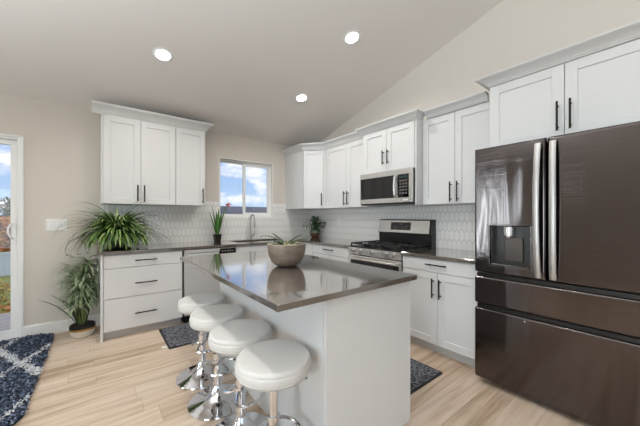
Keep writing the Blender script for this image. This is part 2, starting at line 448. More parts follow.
# invented windows in the unseen walls, in front of the added daylight lamps
k = 2
for a, c in ADDED_LEFT_WINDOWS:
    w, d0, d1 = slider('window', map_left, a, c, .1, 2.3, .045)
    o = obj('window_%d' % k, w, WHITE_V, kind='structure'); k += 1
    g = BM(); map_left(g, a+.04, c-.04, .083, .087, .14, 2.26); obj('pane', g, GLASS, o)
for a, c in ADDED_REAR_WINDOWS:
    w, d0, d1 = slider('window', map_rear, a, c, .15, 2.25, .045); map_rear(w, (a+c)/2-.03, (a+c)/2+.03, d0, d1, .19, 2.21)
    o = obj('window_%d' % k, w, WHITE_V, kind='structure'); k += 1
    g = BM(); map_rear(g, a+.04, c-.04, .083, .087, .19, 2.21); obj('pane', g, GLASS, o)
# patio door
b = BM(); fw = .058
for q in ((DX1-.012, DX1+.012, -.012, .0, 0, DZ1+.012), (DX0-.012, DX0+.012, -.012, 0, 0, DZ1+.012), (DX0, DX1, -.012, 0, DZ1-.012, DZ1+.012)): map_back(b, *q)
map_back(b, DX1-.035, DX1, 0, .13, .02, DZ1); map_back(b, DX0, DX0+.035, 0, .13, .02, DZ1)
map_back(b, DX0+.035, DX1-.035, 0, .13, DZ1-.035, DZ1); map_back(b, DX0, DX1, 0, .13, 0, .03)
door = obj('door_1', b, WHITE_V, kind='structure')
xm2 = -1.585
def leaf(a0, a1, d0, d1, label=None):
    w = BM(); z0, z1 = .032, DZ1-.037; f = .05
    map_back(w, a0, a1, d0, d1, z0, z0+.07); map_back(w, a0, a1, d0, d1, z1-f, z1)
    map_back(w, a0, a0+f, d0, d1, z0+.07, z1-f); map_back(w, a1-f, a1, d0, d1, z0+.07, z1-f)
    s = obj('sliding_panel', w, WHITE_V, door)
    g = BM(); box(g, a0+f-.004, a1-f+.004, BW+(d0+d1)/2-.003, BW+(d0+d1)/2+.003, z0+.066, z1-f+.004); obj('pane', g, GLASS, s); return s
leaf(DX0+.037, xm2+.03, .072, .112)
s2 = leaf(xm2-.03, DX1-.037, .022, .062)
h = BM(); hx = DX1-.062
box(h, hx-.016, hx+.016, BW+.012, BW+.024, .99, 1.26, .004)
tube(h, [(hx, BW+.02, 1.04), (hx-.02, BW-.012, 1.06), (hx-.034, BW-.022, 1.10), (hx-.034, BW-.022, 1.15), (hx-.02, BW-.012, 1.19), (hx, BW+.02, 1.21)], .009, 10)
obj('door_handle', h, WHITE_V, s2)

# backsplash tile
b = BM()
wall_cut(b, .02, RW-.001, .9145, 1.49, [(WX0-.0, WX1+.0, WZ0, 1.6)], lambda m, a, c, z, y: box(m, a, c, BW-.009, BW, z, y))
obj('backsplash_back', b, TILE_X, kind='structure', base=False)
b = BM(); box(b, RW-.009, RW, .90, BW-.009, .9145, 1.42)
obj('backsplash_right', b, TILE_Y, kind='structure', base=False)

# ------------------------------------------------------------------ cabinets
def shaker(F, a0, a1, z0, z1, parent, rail=.064, name='door', inset=.009):
    b = BM(); th = .02
    fbox(b, F, a0, a0+rail, 0, th, z0, z1, .0015, 1); fbox(b, F, a1-rail, a1, 0, th, z0, z1, .0015, 1)
    fbox(b, F, a0+rail, a1-rail, 0, th, z0, z0+rail, .0015, 1); fbox(b, F, a0+rail, a1-rail, 0, th, z1-rail, z1, .0015, 1)
    fbox(b, F, a0+rail-.002, a1-rail+.002, .001, th-inset, z0+rail-.002, z1-rail+.002)
    return obj(name, b, WHITE, parent)
def slab(F, a0, a1, z0, z1, parent, name='drawer_front'):
    b = BM(); fbox(b, F, a0, a1, 0, .02, z0, z1, .002, 2); return obj(name, b, WHITE, parent)
def pull(F, a, z, parent, length=.17, vertical=True, n0=.02):
    b = BM(); r = .0065; s = .034
    e = (lambda t: F.p(a, n0+s, z+t)) if vertical else (lambda t: F.p(a+t, n0+s, z))
    f = (lambda t: F.p(a, n0-.002, z+t)) if vertical else (lambda t: F.p(a+t, n0-.002, z))
    cyl(b, e(-length/2), e(length/2), r, n=12)
    for t in (-.36*length, .36*length): cyl(b, f(t), e(t), .0055, n=10)
    return obj('handle', b, BLACKM, parent, label='black bar pull')
def crown_prof(z0, z1, pr):
    h = z1-z0
    return [(-.01, z0), (.006, z0), (.010, z0+.12*h), (.018, z0+.18*h), (.022, z0+.32*h), (pr*.5, z0+.58*h), (pr*.84, z0+.76*h), (pr*.9, z0+.80*h), (pr*.9, z0+.85*h), (pr, z0+.87*h), (pr, z1), (-.01, z1)]
def crown(path, z0, z1, pr, label):
    b = BM(); sweep(b, path, crown_prof(z0, z1, pr)); obj('crown_moulding', b, WHITE, None, label, 'moulding')

FB = Fr((0, 3.62, 0), (1, 0, 0), (0, -1, 0))             # base cabinets on the window wall
FR = Fr((2.45, 0, 0), (0, 1, 0), (-1, 0, 0))             # base cabinets on the range wall
CT0, CT1 = .884, .914
# three-drawer base
t = thing('base_cabinet', (.40, 3.92, 0), 'white three-drawer base cabinet under the spider plant at the left end of the counter', 'cabinet')
b = BM(); box(b, .035, .775, 3.62, BW-.012, .09, CT0-.001); obj('body', b, WHITE, t)
b = BM(); box(b, .014, .036, 3.598, BW-.012, 0, CT0-.001, .0015, 1); obj('side_panel', b, WHITE, t)
b = BM(); box(b, .036, .775, 3.675, 3.69, 0, .095); obj('toe_kick', b, TOE, t)
for z0, z1, hz in ((.738, .872, .805), (.424, .733, .565), (.092, .419, .245)):
    d = slab(FB, .040, .771, z0, z1, t); pull(FB, .408, hz, d, .205, False)
# dishwasher
t = thing('dishwasher', (1.10, 3.9, 0), 'stainless steel dishwasher between white base cabinets', 'dishwasher')
b = BM(); box(b, .786, 1.412, 3.635, BW-.05, .02, CT0-.002); obj('tub', b, BLACK, t)
b = BM(); box(b, .792, 1.408, 3.585, 3.634, .10, .80, .006); obj('door', b, mat('satin_steel', (212, 212, 212), .42, .55), t)
b = BM(); box(b, .792, 1.408, 3.585, 3.634, .835, .874, .004); box(b, .792, 1.20, 3.600, 3.634, .80, .837); obj('control_strip', b, MATS['satin_steel'], t)
b = BM(); box(b, .83, 1.17, 3.572, 3.600, .800, .822, .006); obj('pocket_handle', b, MATS['satin_steel'], t)
b = BM(); box(b, 1.205, 1.402, 3.583, 3.634, .802, .868, .002); cp = obj('control_panel', b, BGLASS, t)
for i in range(5):
    b = BM(); box(b, 1.225+.034*i, 1.247+.034*i, 3.580, 3.584, .826, .842, .001); obj('button', b, STEELD, cp)
b = BM(); box(b, .80, 1.40, 3.66, 3.68, 0, .10); obj('toe_kick', b, BLACK, t)
# sink base
t = thing('base_cabinet', (1.88, 3.92, 0), 'white sink base cabinet below the faucet', 'cabinet')
b = BM(); box(b, 1.416, 2.33, 3.62, 3.64, .09, CT0-.001); box(b, 1.416, 1.434, 3.62, BW-.012, .09, CT0-.001); box(b, 2.312, 2.33, 3.62, BW-.012, .09, CT0-.001); box(b, 1.43, 2.32, 3.62, BW-.012, .09, .108); obj('body', b, WHITE, t)
b = BM(); box(b, 1.416, 2.33, 3.675, 3.69, 0, .095); obj('toe_kick', b, TOE, t)
slab(FB, 1.42, 2.326, .738, .872, t, 'false_front')
for a0, a1, ha in ((1.42, 1.871, 1.83), (1.875, 2.326, 1.916)):
    d = shaker(FB, a0, a1, .092, .733, t); pull(FB, ha, .62, d, .17)
# blind corner
t = thing('base_cabinet', (2.76, 3.75, 0), 'white blank corner base cabinet where the two counters meet', 'cabinet')
b = BM(); prism(b, [(2.332, BW-.012), (2.332, 3.60), (2.43, 3.60), (2.43, 3.285), (RW-.012, 3.285), (RW-.012, BW-.012)], .09, CT0-.001); obj('body', b, WHITE, t)
b = BM(); box(b, 2.332, 2.50, 3.675, 3.69, 0, .095); box(b, 2.492, 2.507, 3.285, 3.68, 0, .095); obj('toe_kick', b, TOE, t)
# drawer-over-doors bases on the range wall
def base_right(y0, y1, label):
    t = thing('base_cabinet', (2.77, (y0+y1)/2, 0), label, 'cabinet')
    b = BM(); box(b, 2.45, RW-.012, y0, y1, .09, CT0-.001); obj('body', b, WHITE, t)
    b = BM(); box(b, 2.50, 2.515, y0, y1, 0, .095); obj('toe_kick', b, TOE, t)
    d = slab(FR, y0+.003, y1-.003, .758, .874, t); pull(FR, (y0+y1)/2, .828, d, .20, False)
    ym = (y0+y1)/2
    d = shaker(FR, y0+.003, ym-.002, .095, .753, t); pull(FR, ym-.034, .615, d, .175)
    d = shaker(FR, ym+.002, y1-.003, .095, .753, t); pull(FR, ym+.034, .615, d, .175)
base_right(2.522, 3.283, 'white drawer-over-doors base cabinet left of the gas range')
base_right(1.00, 1.745, 'white drawer-over-doors base cabinet between the gas range and the fridge')

# worktops
SX0, SX1, SY0, SY1 = 1.50, 2.24, 3.73, 4.09
b = BM()
XL, YF, YB = -.012, 3.578, BW-.010
def slabbox(m, *q): box(m, *q)
for q in ((XL, SX0, YF, YB), (SX1, RW-.010, YF, YB), (SX0, SX1, YF, SY0), (SX0, SX1, SY1, YB), (2.407, RW-.010, 2.520, YF)):
    box(b, *q, CT0, CT1)
bmesh.ops.remove_doubles(b, verts=b.verts, dist=1e-5)
obj('countertop', b, QUARTZ, None, 'long L-shaped brown-grey quartz countertop running under the window to the range', 'countertop')
b = BM(); box(b, 2.407, RW-.010, 1.0, 1.748, CT0, CT1, .002, 1)
obj('countertop', b, QUARTZ, None, 'short brown-grey quartz countertop between gas range and fridge', 'countertop')
# sink
t = thing('sink', ((SX0+SX1)/2, 3.91, .70), 'stainless undermount sink set in the countertop below the window', 'sink')
b = BM(); z = .69
box(b, SX0-.012, SX1+.012, SY0-.012, SY1+.012, z-.004, z); box(b, SX0-.012, SX0, SY0-.012, SY1+.012, z, CT0-.001); box(b, SX1, SX1+.012, SY0-.012, SY1+.012, z, CT0-.001)
box(b, SX0, SX1, SY0-.012, SY0, z, CT0-.001); box(b, SX0, SX1, SY1, SY1+.012, z, CT0-.001); obj('basin', b, STEEL, t)
b = BM(); lathe(b, [(0, z+.001), (.03, z+.001), (.045, z+.004), (.045, z), (0, z)], (1.87, 3.92, 0), 20); obj('drain', b, CHROME, t)
# faucet
fx, fy = 1.868, 4.145
t = thing('faucet', (fx, fy, CT1), 'tall chrome gooseneck pull-down faucet behind the sink', 'faucet')
b = BM(); lathe(b, [(0, CT1), (.027, CT1), (.027, CT1+.006), (.019, CT1+.012), (.019, CT1+.09), (.014, CT1+.10), (0, CT1+.10)], (fx, fy, 0), 20); obj('base', b, STEELD, t)
b = BM(); pts = [(fx, fy, CT1+.09), (fx, fy, CT1+.26)]
for i in range(1, 13):
    a = PI*i/12; pts.append((fx+.0*(1-math.cos(a)), fy-.07*(1-math.cos(a)), CT1+.30+.085*math.sin(a)))
pts.append((fx, fy-.15, CT1+.245)); tube(b, pts, .0125, 12); obj('spout', b, STEELD, t)
b = BM(); cyl(b, (fx, fy-.15, CT1+.25), (fx+.003, fy-.158, CT1+.185), .015, .018, 14); obj('spray_head', b, STEELD, t)
b = BM(); cyl(b, (fx+.015, fy, CT1+.06), (fx+.062, fy-.004, CT1+.065), .013, n=14); tube(b, [(fx+.055, fy-.004, CT1+.066), (fx+.064, fy-.01, CT1+.11), (fx+.060, fy-.014, CT1+.155)], [.007, .006, .005], 8); obj('lever', b, STEELD, t)

# ---- upper cabinets
FL = Fr((0, 3.91, 0), (1, 0, 0), (0, -1, 0))
UZ0, UZ1 = 1.412, 2.40
t = thing('wall_cabinet', (.39, 4.06, UZ0), 'white two-door wall cabinet hung above the spider plant', 'cabinet')
b = BM(); box(b, .021, .757, 3.91, BW-.001, UZ0, UZ1); obj('body', b, WHITE, t)
d = shaker(FL, .043, .386, UZ0+.004, 2.387, t); pull(FL, .357, 1.54, d, .19)
d = shaker(FL, .391, .752, UZ0+.004, 2.387, t); pull(FL, .424, 1.54, d, .19)
t = thing('wall_cabinet', (.935, 4.06, UZ0), 'narrow white single-door wall cabinet left of the window', 'cabinet')
b = BM(); box(b, .758, 1.117, 3.91, BW-.001, UZ0, UZ1); obj('body', b, WHITE, t)
d = shaker(FL, .763, 1.112, UZ0+.004, 2.387, t); pull(FL, 1.078, 1.54, d, .19)
crown([(-.058, 3.91), (1.117, 3.91), (1.117, BW-.001)], 2.395, 2.497, .085, 'white crown moulding on top of the wall cabinets left of the window')

# corner diagonal
VZ0, VZ1 = 1.397, 2.318
CA, CB = Vector((2.54, 3.68)), Vector((2.77, 3.40))
dd = (CB-CA); nd = Vector((dd.y, -dd.x)).normalized()
inner = lambda p: (p.x-nd.x*.02, p.y-nd.y*.02)
t = thing('wall_cabinet', (2.80, 3.9, VZ0), 'white diagonal corner wall cabinet right of the window', 'cabinet')
b = BM(); prism(b, [(2.54, BW-.001), (2.54, CA.y), inner(CA), inner(CB), (CB.x, CB.y), (RW-.001, CB.y), (RW-.001, BW-.001)], VZ0, VZ1+.01); obj('body', b, WHITE, t)
FC = Fr((CA.x-nd.x*.02, CA.y-nd.y*.02, 0), (dd.x, dd.y, 0), (nd.x, nd.y, 0)); Ld = dd.length
d = shaker(FC, .012, Ld-.034, VZ0+.004, 2.300, t, .05); pull(FC, Ld-.062, 1.54, d, .19)
FU = Fr((2.79, 0, 0), (0, 1, 0), (-1, 0, 0))
def upper_right(y0, y1, z0, z1, F, depth_x, label, split, hz, rail=.066, topz=None, hl=.19):
    t = thing('wall_cabinet', ((depth_x+RW)/2, (y0+y1)/2, z0), label, 'cabinet')
    b = BM(); box(b, depth_x, RW-.001, y0, y1, z0, z1); obj('body', b, WHITE, t)
    tz = topz or z1-.012
    d = shaker(F, y0+.004, split-.002, z0+.004, tz, t, rail); pull(F, split-.035, hz, d, hl)
    d = shaker(F, split+.002, y1-.004, z0+.004, tz, t, rail); pull(F, split+.035, hz, d, hl)
    return t
upper_right(2.512, 3.398, VZ0, 2.318, FU, 2.79, 'white two-door wall cabinet between the corner cabinet and the microwave', 2.925, 1.53, hl=.20)
FM = Fr((2.68, 0, 0), (0, 1, 0), (-1, 0, 0))
tm = upper_right(1.757, 2.510, 1.797, 2.318, FM, 2.68, 'short white two-door cabinet directly above the microwave', 2.137, 1.965, hl=.165)
b = BM(); box(b, 2.662, RW-.001, 1.737, 1.7555, VZ0, 2.318, .001, 1); obj('side_panel', b, WHITE, tm)
upper_right(1.00, 1.736, VZ0, 2.318, FU, 2.79, 'white two-door wall cabinet between the microwave and the fridge', 1.38, 1.518, hl=.20)
FF = Fr((2.58, 0, 0), (0, 1, 0), (-1, 0, 0))
upper_right(.02, .985, 1.812, 2.352, FF, 2.58, 'wide white two-door cabinet above the fridge', .503, 1.975, .068, hl=.205)
crown([(2.54, BW-.001), (2.54, 3.68), (2.77, 3.40), (2.77, 2.583)], 2.308, 2.405, .075, 'white crown moulding bent around the corner wall cabinet')
crown([(2.78, 2.510), (2.66, 2.510), (2.66, 1.755), (2.78, 1.755)], 2.308, 2.388, .07, 'white crown moulding over the cabinet above the microwave')
crown([(2.77, 1.682), (2.77, 1.073)], 2.314, 2.386, .075, 'white crown moulding between the microwave cabinet and the fridge cabinet')
crown([(2.86, .985), (2.56, .985), (2.56, .02)], 2.345, 2.413, .085, 'deep white crown moulding over the cabinet above the fridge')

# ------------------------------------------------------------------ microwave
FW = Fr((2.63, 0, 0), (0, 1, 0), (-1, 0, 0)); y0, y1, z0, z1 = 1.759, 2.508, 1.415, 1.795
t = thing('microwave', (2.85, 2.13, z0), 'stainless over-the-range microwave with black window', 'microwave')
b = BM(); box(b, 2.64, RW-.012, y0+.002, y1-.002, z0, z1); obj('body', b, BLACK, t)
b = BM(); fbox(b, FW, y0, y1, -.008, .022, z1-.062, z1, .003); fbox(b, FW, y0, y1, -.008, .022, z0+.012, z0+.066, .003)
fbox(b, FW, y0, y0+.035, -.008, .022, z0+.066, z1-.062); fbox(b, FW, y1-.012, y1, -.008, .022, z0+.066, z1-.062); obj('front_frame', b, STEEL, t)
b = BM(); fbox(b, FW, y0+.225, y1-.012, -.006, .018, z0+.066, z1-.062); obj('window', b, BGLASS, t)
b = BM(); fbox(b, FW, y0+.035, y0+.18, -.006, .020, z0+.066, z1-.062); cp = obj('control_panel', b, BGLASS, t)
b = BM(); fbox(b, FW, y0+.055, y0+.16, .020, .0207, z1-.10, z1-.075); obj('display', b, mat('dim_display', (40, 60, 62), .2), cp)
for i in range(5):
    for j in range(3):
        b = BM(); fbox(b, FW, y0+.058+.036*j, y0+.084+.036*j, .020, .0212, z1-.14-.034*i, z1-.122-.034*i); obj('button', b, mat('grey_print', (92, 90, 88), .5), cp)
b = BM(); ym = y0+.203; fbox(b, FW, ym-.021, ym+.021, -.006, .022, z0+.066, z1-.062)
pts = [FW.p(ym, .02, z0+.075), FW.p(ym, .045, z0+.095), FW.p(ym, .055, (z0+z1)/2), FW.p(ym, .045, z1-.09), FW.p(ym, .02, z1-.07)]
tube(b, pts, .014, 12); obj('handle', b, STEEL, t)
b = BM(); fbox(b, FW, y0+.01, y1-.01, -.35, .015, z0-.006, z0+.011); obj('vent_grille', b, BLACK, t)
b = BM(); fbox(b, FW, y0+.045, y0+.105, .022, .0225, z0+.032, z0+.046); obj('badge', b, mat('badge_white', (230, 228, 224), .4), t)

# ------------------------------------------------------------------ gas range
ry0, ry1 = 1.752, 2.516; rym = (ry0+ry1)/2
t = thing('gas_range', (2.72, rym, 0), 'stainless gas range with black cast-iron grates and raised back panel', 'range')
b = BM(); box(b, 2.46, RW-.015, ry0, ry1, .04, .905); obj('body', b, BLACK, t)
for sx, sy in ((2.50, ry0+.04), (2.50, ry1-.04), (3.0, ry0+.04), (3.0, ry1-.04)):
    b = BM(); cyl(b, (sx, sy, 0), (sx, sy, .045), .018, n=12); obj('foot', b, BLACK, t)
FG = Fr((2.46, 0, 0), (0, 1, 0), (-1, 0, 0))
b = BM(); box(b, 2.405, RW-.015, ry0-.002, ry1+.002, .905, .918, .004); obj('cooktop', b, BLACK, t)
b = BM(); vs = [(2.405, .906), (2.46, .906), (2.46, .822), (2.418, .822)]
lo = [b.verts.new((x, ry0, z)) for x, z in vs]; hi = [b.verts.new((x, ry1, z)) for x, z in vs]
b.faces.new(lo); b.faces.new(hi[::-1])
for i in range(4): b.faces.new((lo[i], lo[(i+1) % 4], hi[(i+1) % 4], hi[i]))
kp = obj('knob_panel', b, STEEL, t)
for ky in (2.425, 2.325, 2.142, 1.945, 1.850):
    b = BM(); cyl(b, (2.412, ky, .864), (2.396, ky, .867), .027, .025, 20); cyl(b, (2.397, ky, .867), (2.376, ky, .869), .021, .018, 20); obj('knob', b, STEELD, kp)
b = BM(); fbox(b, FG, ry0+.004, ry1-.004, 0, .042, .755, .812, .004); fbox(b, FG, ry0+.004, ry1-.004, 0, .040, .20, .26, .003)
fbox(b, FG, ry0+.004, ry0+.03, 0, .040, .26, .756); fbox(b, FG, ry1-.03, ry1-.004, 0, .040, .26, .756)
d = obj('oven_door', b, STEEL, t)
b = BM(); fbox(b, FG, ry0+.03, ry1-.03, .005, .0385, .26, .756); obj('door_glass', b, BGLASS, d)
b = BM(); cyl(b, FG.p(ry0+.04, .085, .778), FG.p(ry1-.04, .085, .778), .013, n=16)
for q in (ry0+.06, ry1-.06): cyl(b, FG.p(q, .038, .778), FG.p(q, .085, .778), .011, n=12)
obj('handle', b, STEEL, d)
b = BM(); fbox(b, FG, ry0+.004, ry1-.004, 0, .040, .055, .19, .004); obj('storage_drawer', b, STEEL, t)
# back panel
b = BM(); vs = [(2.985, .918), (2.985, 1.06), (2.965, 1.07), (2.99, 1.225), (3.0, 1.235), (RW-.016, 1.235), (RW-.016, .918)]
lo = [b.verts.new((x, ry0, z)) for x, z in vs]; hi = [b.verts.new((x, ry1, z)) for x, z in vs]
b.faces.new(lo); b.faces.new(hi[::-1])
for i in range(7): b.faces.new((lo[i], lo[(i+1) % 7], hi[(i+1) % 7], hi[i]))
bp = obj('back_panel', b, BLACK, t)
b = BM(); vs = [(2.960, 1.072), (2.985, 1.222), (2.989, 1.221), (2.966, 1.071)]
lo = [b.verts.new((x, ry0+.02, z)) for x, z in vs]; hi = [b.verts.new((x, ry1-.004, z)) for x, z in vs]
b.faces.new(lo); b.faces.new(hi[::-1])
for i in range(4): b.faces.new((lo[i], lo[(i+1) % 4], hi[(i+1) % 4], hi[i]))
obj('steel_fascia', b, STEEL, bp)
b = BM(); vs = [(2.9635, 1.105), (2.9775, 1.200), (2.985, 1.199), (2.972, 1.104)]
lo = [b.verts.new((x, 2.02, z)) for x, z in vs]; hi = [b.verts.new((x, 2.31, z)) for x, z in vs]
b.faces.new(lo); b.faces.new(hi[::-1])
for i in range(4): b.faces.new((lo[i], lo[(i+1) % 4], hi[(i+1) % 4], hi[i]))
obj('control_display', b, BGLASS, bp)
b = BM()
for yy in (2.07, 2.10, 2.13, 2.20, 2.23, 2.26):
    for zz in (1.125, 1.147): box(b, 2.9625+(zz-1.105)*.147, 2.968+(zz-1.105)*.147, yy-.008, yy+.008, zz-.005, zz+.005)
box(b, 2.9728, 2.978, 2.14, 2.18, 1.165, 1.185)
obj('display_marks', b, mat('grey_print', (92, 90, 88), .5), bp)
# burners and grates
for bx, by, br in ((2.56, ry0+.16, .045), (2.86, ry0+.16, .035), (2.56, ry1-.16, .04), (2.86, ry1-.16, .045), (2.71, rym, .05)):
    b = BM(); lathe(b, [(0, .918), (br+.015, .918), (br+.012, .926), (br, .930), (br, .938), (br-.006, .942), (0, .943)], (bx, by, 0), 20); obj('burner', b, BLACK, t)
w = (ry1-ry0-.03)/3
for i in range(3):
    g0 = ry0+.015+w*i+.003; g1 = g0+w-.006; b = BM(); gx0, gx1 = 2.435, 2.955; r = .007
    for yy in (g0+r, g1-r): box(b, gx0, gx1, yy-r, yy+r, .940, .957, .003, 1)
    for xx in (gx0+r, (gx0+gx1)/2, gx1-r): box(b, xx-r, xx+r, g0, g1, .940, .957, .003, 1)
    for xx in (gx0+.13, gx1-.13):
        for k in range(4):
            a = PI/4+PI/2*k; c, s = math.cos(a), math.sin(a)
            tube(b, [(xx+.035*c, (g0+g1)/2+.035*s, .950), (xx+.125*c, (g0+g1)/2+min(.115, w/2-.01)*s, .950)], .0065, 6)
        box(b, xx-r*.8, xx+r*.8, g0, g0+.07, .942, .957); box(b, xx-r*.8, xx+r*.8, g1-.07, g1, .942, .957)
    for xx in (gx0+r, gx1-r):
        for yy in (g0+r, g1-r): box(b, xx-r, xx+r, yy-r, yy+r, .9175, .942)
    obj('grate', b, IRON, t)

# ------------------------------------------------------------------ refrigerator
FX = 2.29; fy0, fy1 = .072, .988; fym = .540
t = thing('refrigerator', (2.66, (fy0+fy1)/2, 0), 'black stainless french-door refrigerator with ice and water dispenser', 'refrigerator')
b = BM(); box(b, FX+.085, 3.05, fy0+.008, fy1-.008, .03, 1.775, .006); obj('cabinet_body', b, FSIDE, t)
for sx, sy in ((2.45, fy0+.06), (2.45, fy1-.06), (2.98, fy0+.06), (2.98, fy1-.06)):
    b = BM(); cyl(b, (sx, sy, 0), (sx, sy, .035), .02, n=12); obj('foot', b, BLACK, t)
FDR = Fr((FX+.075, 0, 0), (0, 1, 0), (-1, 0, 0)); TH = .075
DT, DBm = 1.788, .850
# right door
b = BM(); fbox(b, FDR, fy0, fym-.004, 0, TH, DBm, DT, .016, 4); dr = obj('door', b, FSTEEL, t)
# left door with dispenser pocket
ny0, ny1, nz0, nz1 = .625, .878, .912, 1.205
b = BM(); ya, yb = fym+.004, fy1; ys = [ya, ny0, ny1, yb]; zs = [DBm, nz0, nz1, DT]
gv = {}
for i, yy in enumerate(ys):
    for j, zz in enumerate(zs):
        gv[i, j] = b.verts.new((FX, yy, zz))
bk = [b.verts.new((FX+TH, yy, zz)) for yy, zz in ((ya, DBm), (yb, DBm), (yb, DT), (ya, DT))]
for i in range(3):
    for j in range(3):
        if (i, j) != (1, 1): b.faces.new((gv[i, j], gv[i+1, j], gv[i+1, j+1], gv[i, j+1]))
pv = {}
for (i, j) in ((1, 1), (2, 1), (2, 2), (1, 2)):
    pv[i, j] = b.verts.new((FX+.06, gv[i, j].co.y+(.008 if i == 1 else -.008), gv[i, j].co.z+(.008 if j == 1 else -.008)))
seq = [(1, 1), (2, 1), (2, 2), (1, 2)]
for q, p in zip(seq, seq[1:]+seq[:1]): b.faces.new((gv[q], gv[p], pv[p], pv[q]))
b.faces.new([pv[q] for q in seq])
b.faces.new(bk)
b.faces.new([gv[i, 0] for i in range(4)]+[bk[1], bk[0]]); b.faces.new([gv[i, 3] for i in range(4)]+[bk[2], bk[3]])
b.faces.new([gv[0, j] for j in range(4)]+[bk[3], bk[0]]); b.faces.new([gv[3, j] for j in range(4)]+[bk[2], bk[1]])
bmesh.ops.recalc_face_normals(b, faces=b.faces)
es = [e for e in b.edges if all(abs(v.co.x-FX) < 1e-6 for v in e.verts) and (all(abs(v.co.y-ya) < 1e-6 for v in e.verts) or all(abs(v.co.y-yb) < 1e-6 for v in e.verts) or all(abs(v.co.z-DBm) < 1e-6 for v in e.verts) or all(abs(v.co.z-DT) < 1e-6 for v in e.verts))]
bmesh.ops.bevel(b, geom=es, offset=.016, segments=4, affect='EDGES', profile=.5)
dl = obj('door', b, FSTEEL, t)
# dispenser
DK = mat('dispenser_dark', (30, 28, 27), .3)
b = BM(); w = .012
for q in ((ny0-w, ny1+w, nz1-.002, nz1+w), (ny0-w, ny1+w, nz0-w-.014, nz0+.002), (ny0-w, ny0+.002, nz0, nz1), (ny1-.002, ny1+w, nz0, nz1)): box(b, FX-.006, FX+.012, *q, .003)
obj('dispenser_bezel', b, FSTEEL, dl)
b = BM(); box(b, FX+.052, FX+.0595, ny0+.009, ny1-.009, nz0+.009, nz1-.009); box(b, FX+.002, FX+.056, ny1-.014, ny1-.008, nz0+.009, nz1-.009); dn = obj('dispenser_recess', b, DK, dl)
b = BM(); box(b, FX+.030, FX+.046, ny0+.055, ny1-.085, nz0+.035, nz1-.085, .012); obj('paddle', b, mat('paddle_grey', (74, 68, 64), .3, .6), dl)
b = BM(); cyl(b, (FX+.03, .765, nz1-.008), (FX+.03, .765, nz1-.07), .036, .034, 24); cyl(b, (FX+.03, .765, nz1-.068), (FX+.03, .765, nz1-.085), .022, .018, 20); obj('nozzle', b, STEEL, dl)
b = BM(); box(b, FX-.001, FX+.05, ny0+.01, ny1-.01, nz0, nz0+.014, .003); obj('drip_tray', b, FSTEEL, dl)
# handles
def fr_handle(y, par, side):
    b = BM(); n = 16; rows = []
    for i in range(n+1):
        s = i/n; z = .868+(1.752-.868)*s; bow = math.sin(PI*s)
        out = .028+.034*bow**.6; w = .017
        yc = y+side*.004*bow
        rows.append([b.verts.new((FX-out+ox, yc+oy, z)) for ox, oy in ((.012, -w), (.002, -w), (-.003, -w*.5), (-.004, 0), (-.003, w*.5), (.002, w), (.012, w))])
    for a, c in zip(rows, rows[1:]):
        for k in range(7): b.faces.new((a[k], a[(k+1) % 7], c[(k+1) % 7], c[k]))
    b.faces.new(rows[0]); b.faces.new(rows[-1][::-1])
    for z in (.885, 1.735): box(b, FX-.032, FX+.004, y-.013, y+.013, z-.014, z+.014, .004)
    obj('handle', b, STEELD, par, label='bright bowed steel handle')
fr_handle(.580, dl, 1); fr_handle(.502, dr, -1)
for z0, z1 in ((.612, .818), (.045, .578)):
    b = BM(); fbox(b, FDR, fy0, fy1, 0, TH, z0, z1, .014, 4)
    d = obj('freezer_drawer', b, FSTEEL, t)
    b = BM(); fbox(b, FDR, fy0+.01, fy1-.01, .010, TH-.022, z1-.004, z1+.026, .003); obj('recessed_grip', b, BLACK, d)
b = BM(); cyl(b, (FX-.0005, .66, .553), (FX+.002, .66, .553), .006, n=16); obj('badge', b, STEELD, t)

# ------------------------------------------------------------------ island
IX0, IX1, IY0, IY1 = .566, 1.541, 1.000, 2.735
t = thing('kitchen_island', ((IX0+IX1)/2, (IY0+IY1)/2, 0), 'white kitchen island base under an overhanging quartz top', 'island')
b = BM(); box(b, .862, 1.528, 1.058, 2.52, .0, CT0-.001); obj('body', b, WHITE, t)
b = BM(); box(b, .850, 1.532, 1.042, 1.060, 0, CT0-.001, .0015, 1); obj('end_panel', b, WHITE, t)
b = BM(); box(b, .850, 1.532, 2.518, 2.535, 0, CT0-.001, .0015, 1); obj('end_panel', b, WHITE, t)
for a, c in ((1.062, 1.735), (1.739, 2.376), (2.380, 2.516)):
    b = BM(); box(b, .850, .8625, a, c, 0, CT0-.001, .0012, 1); obj('back_panel', b, WHITE, t)
FI = Fr((1.528, 0, 0), (0, 1, 0), (1, 0, 0))
for a, c in ((1.064, 1.545), (1.549, 2.03), (2.034, 2.514)):
    d = slab(FI, a, c, .738, .872, t); pull(FI, (a+c)/2, .805, d, .2, False)
    d = shaker(FI, a, c, .10, .733, t); pull(FI, c-.035, .62, d, .17)
b = BM(); box(b, IX0, IX1, IY0, IY1, CT0, CT1, .003, 2)
obj('countertop', b, QUARTZ, None, 'glossy brown-grey quartz island top with the plant bowl on it', 'countertop')

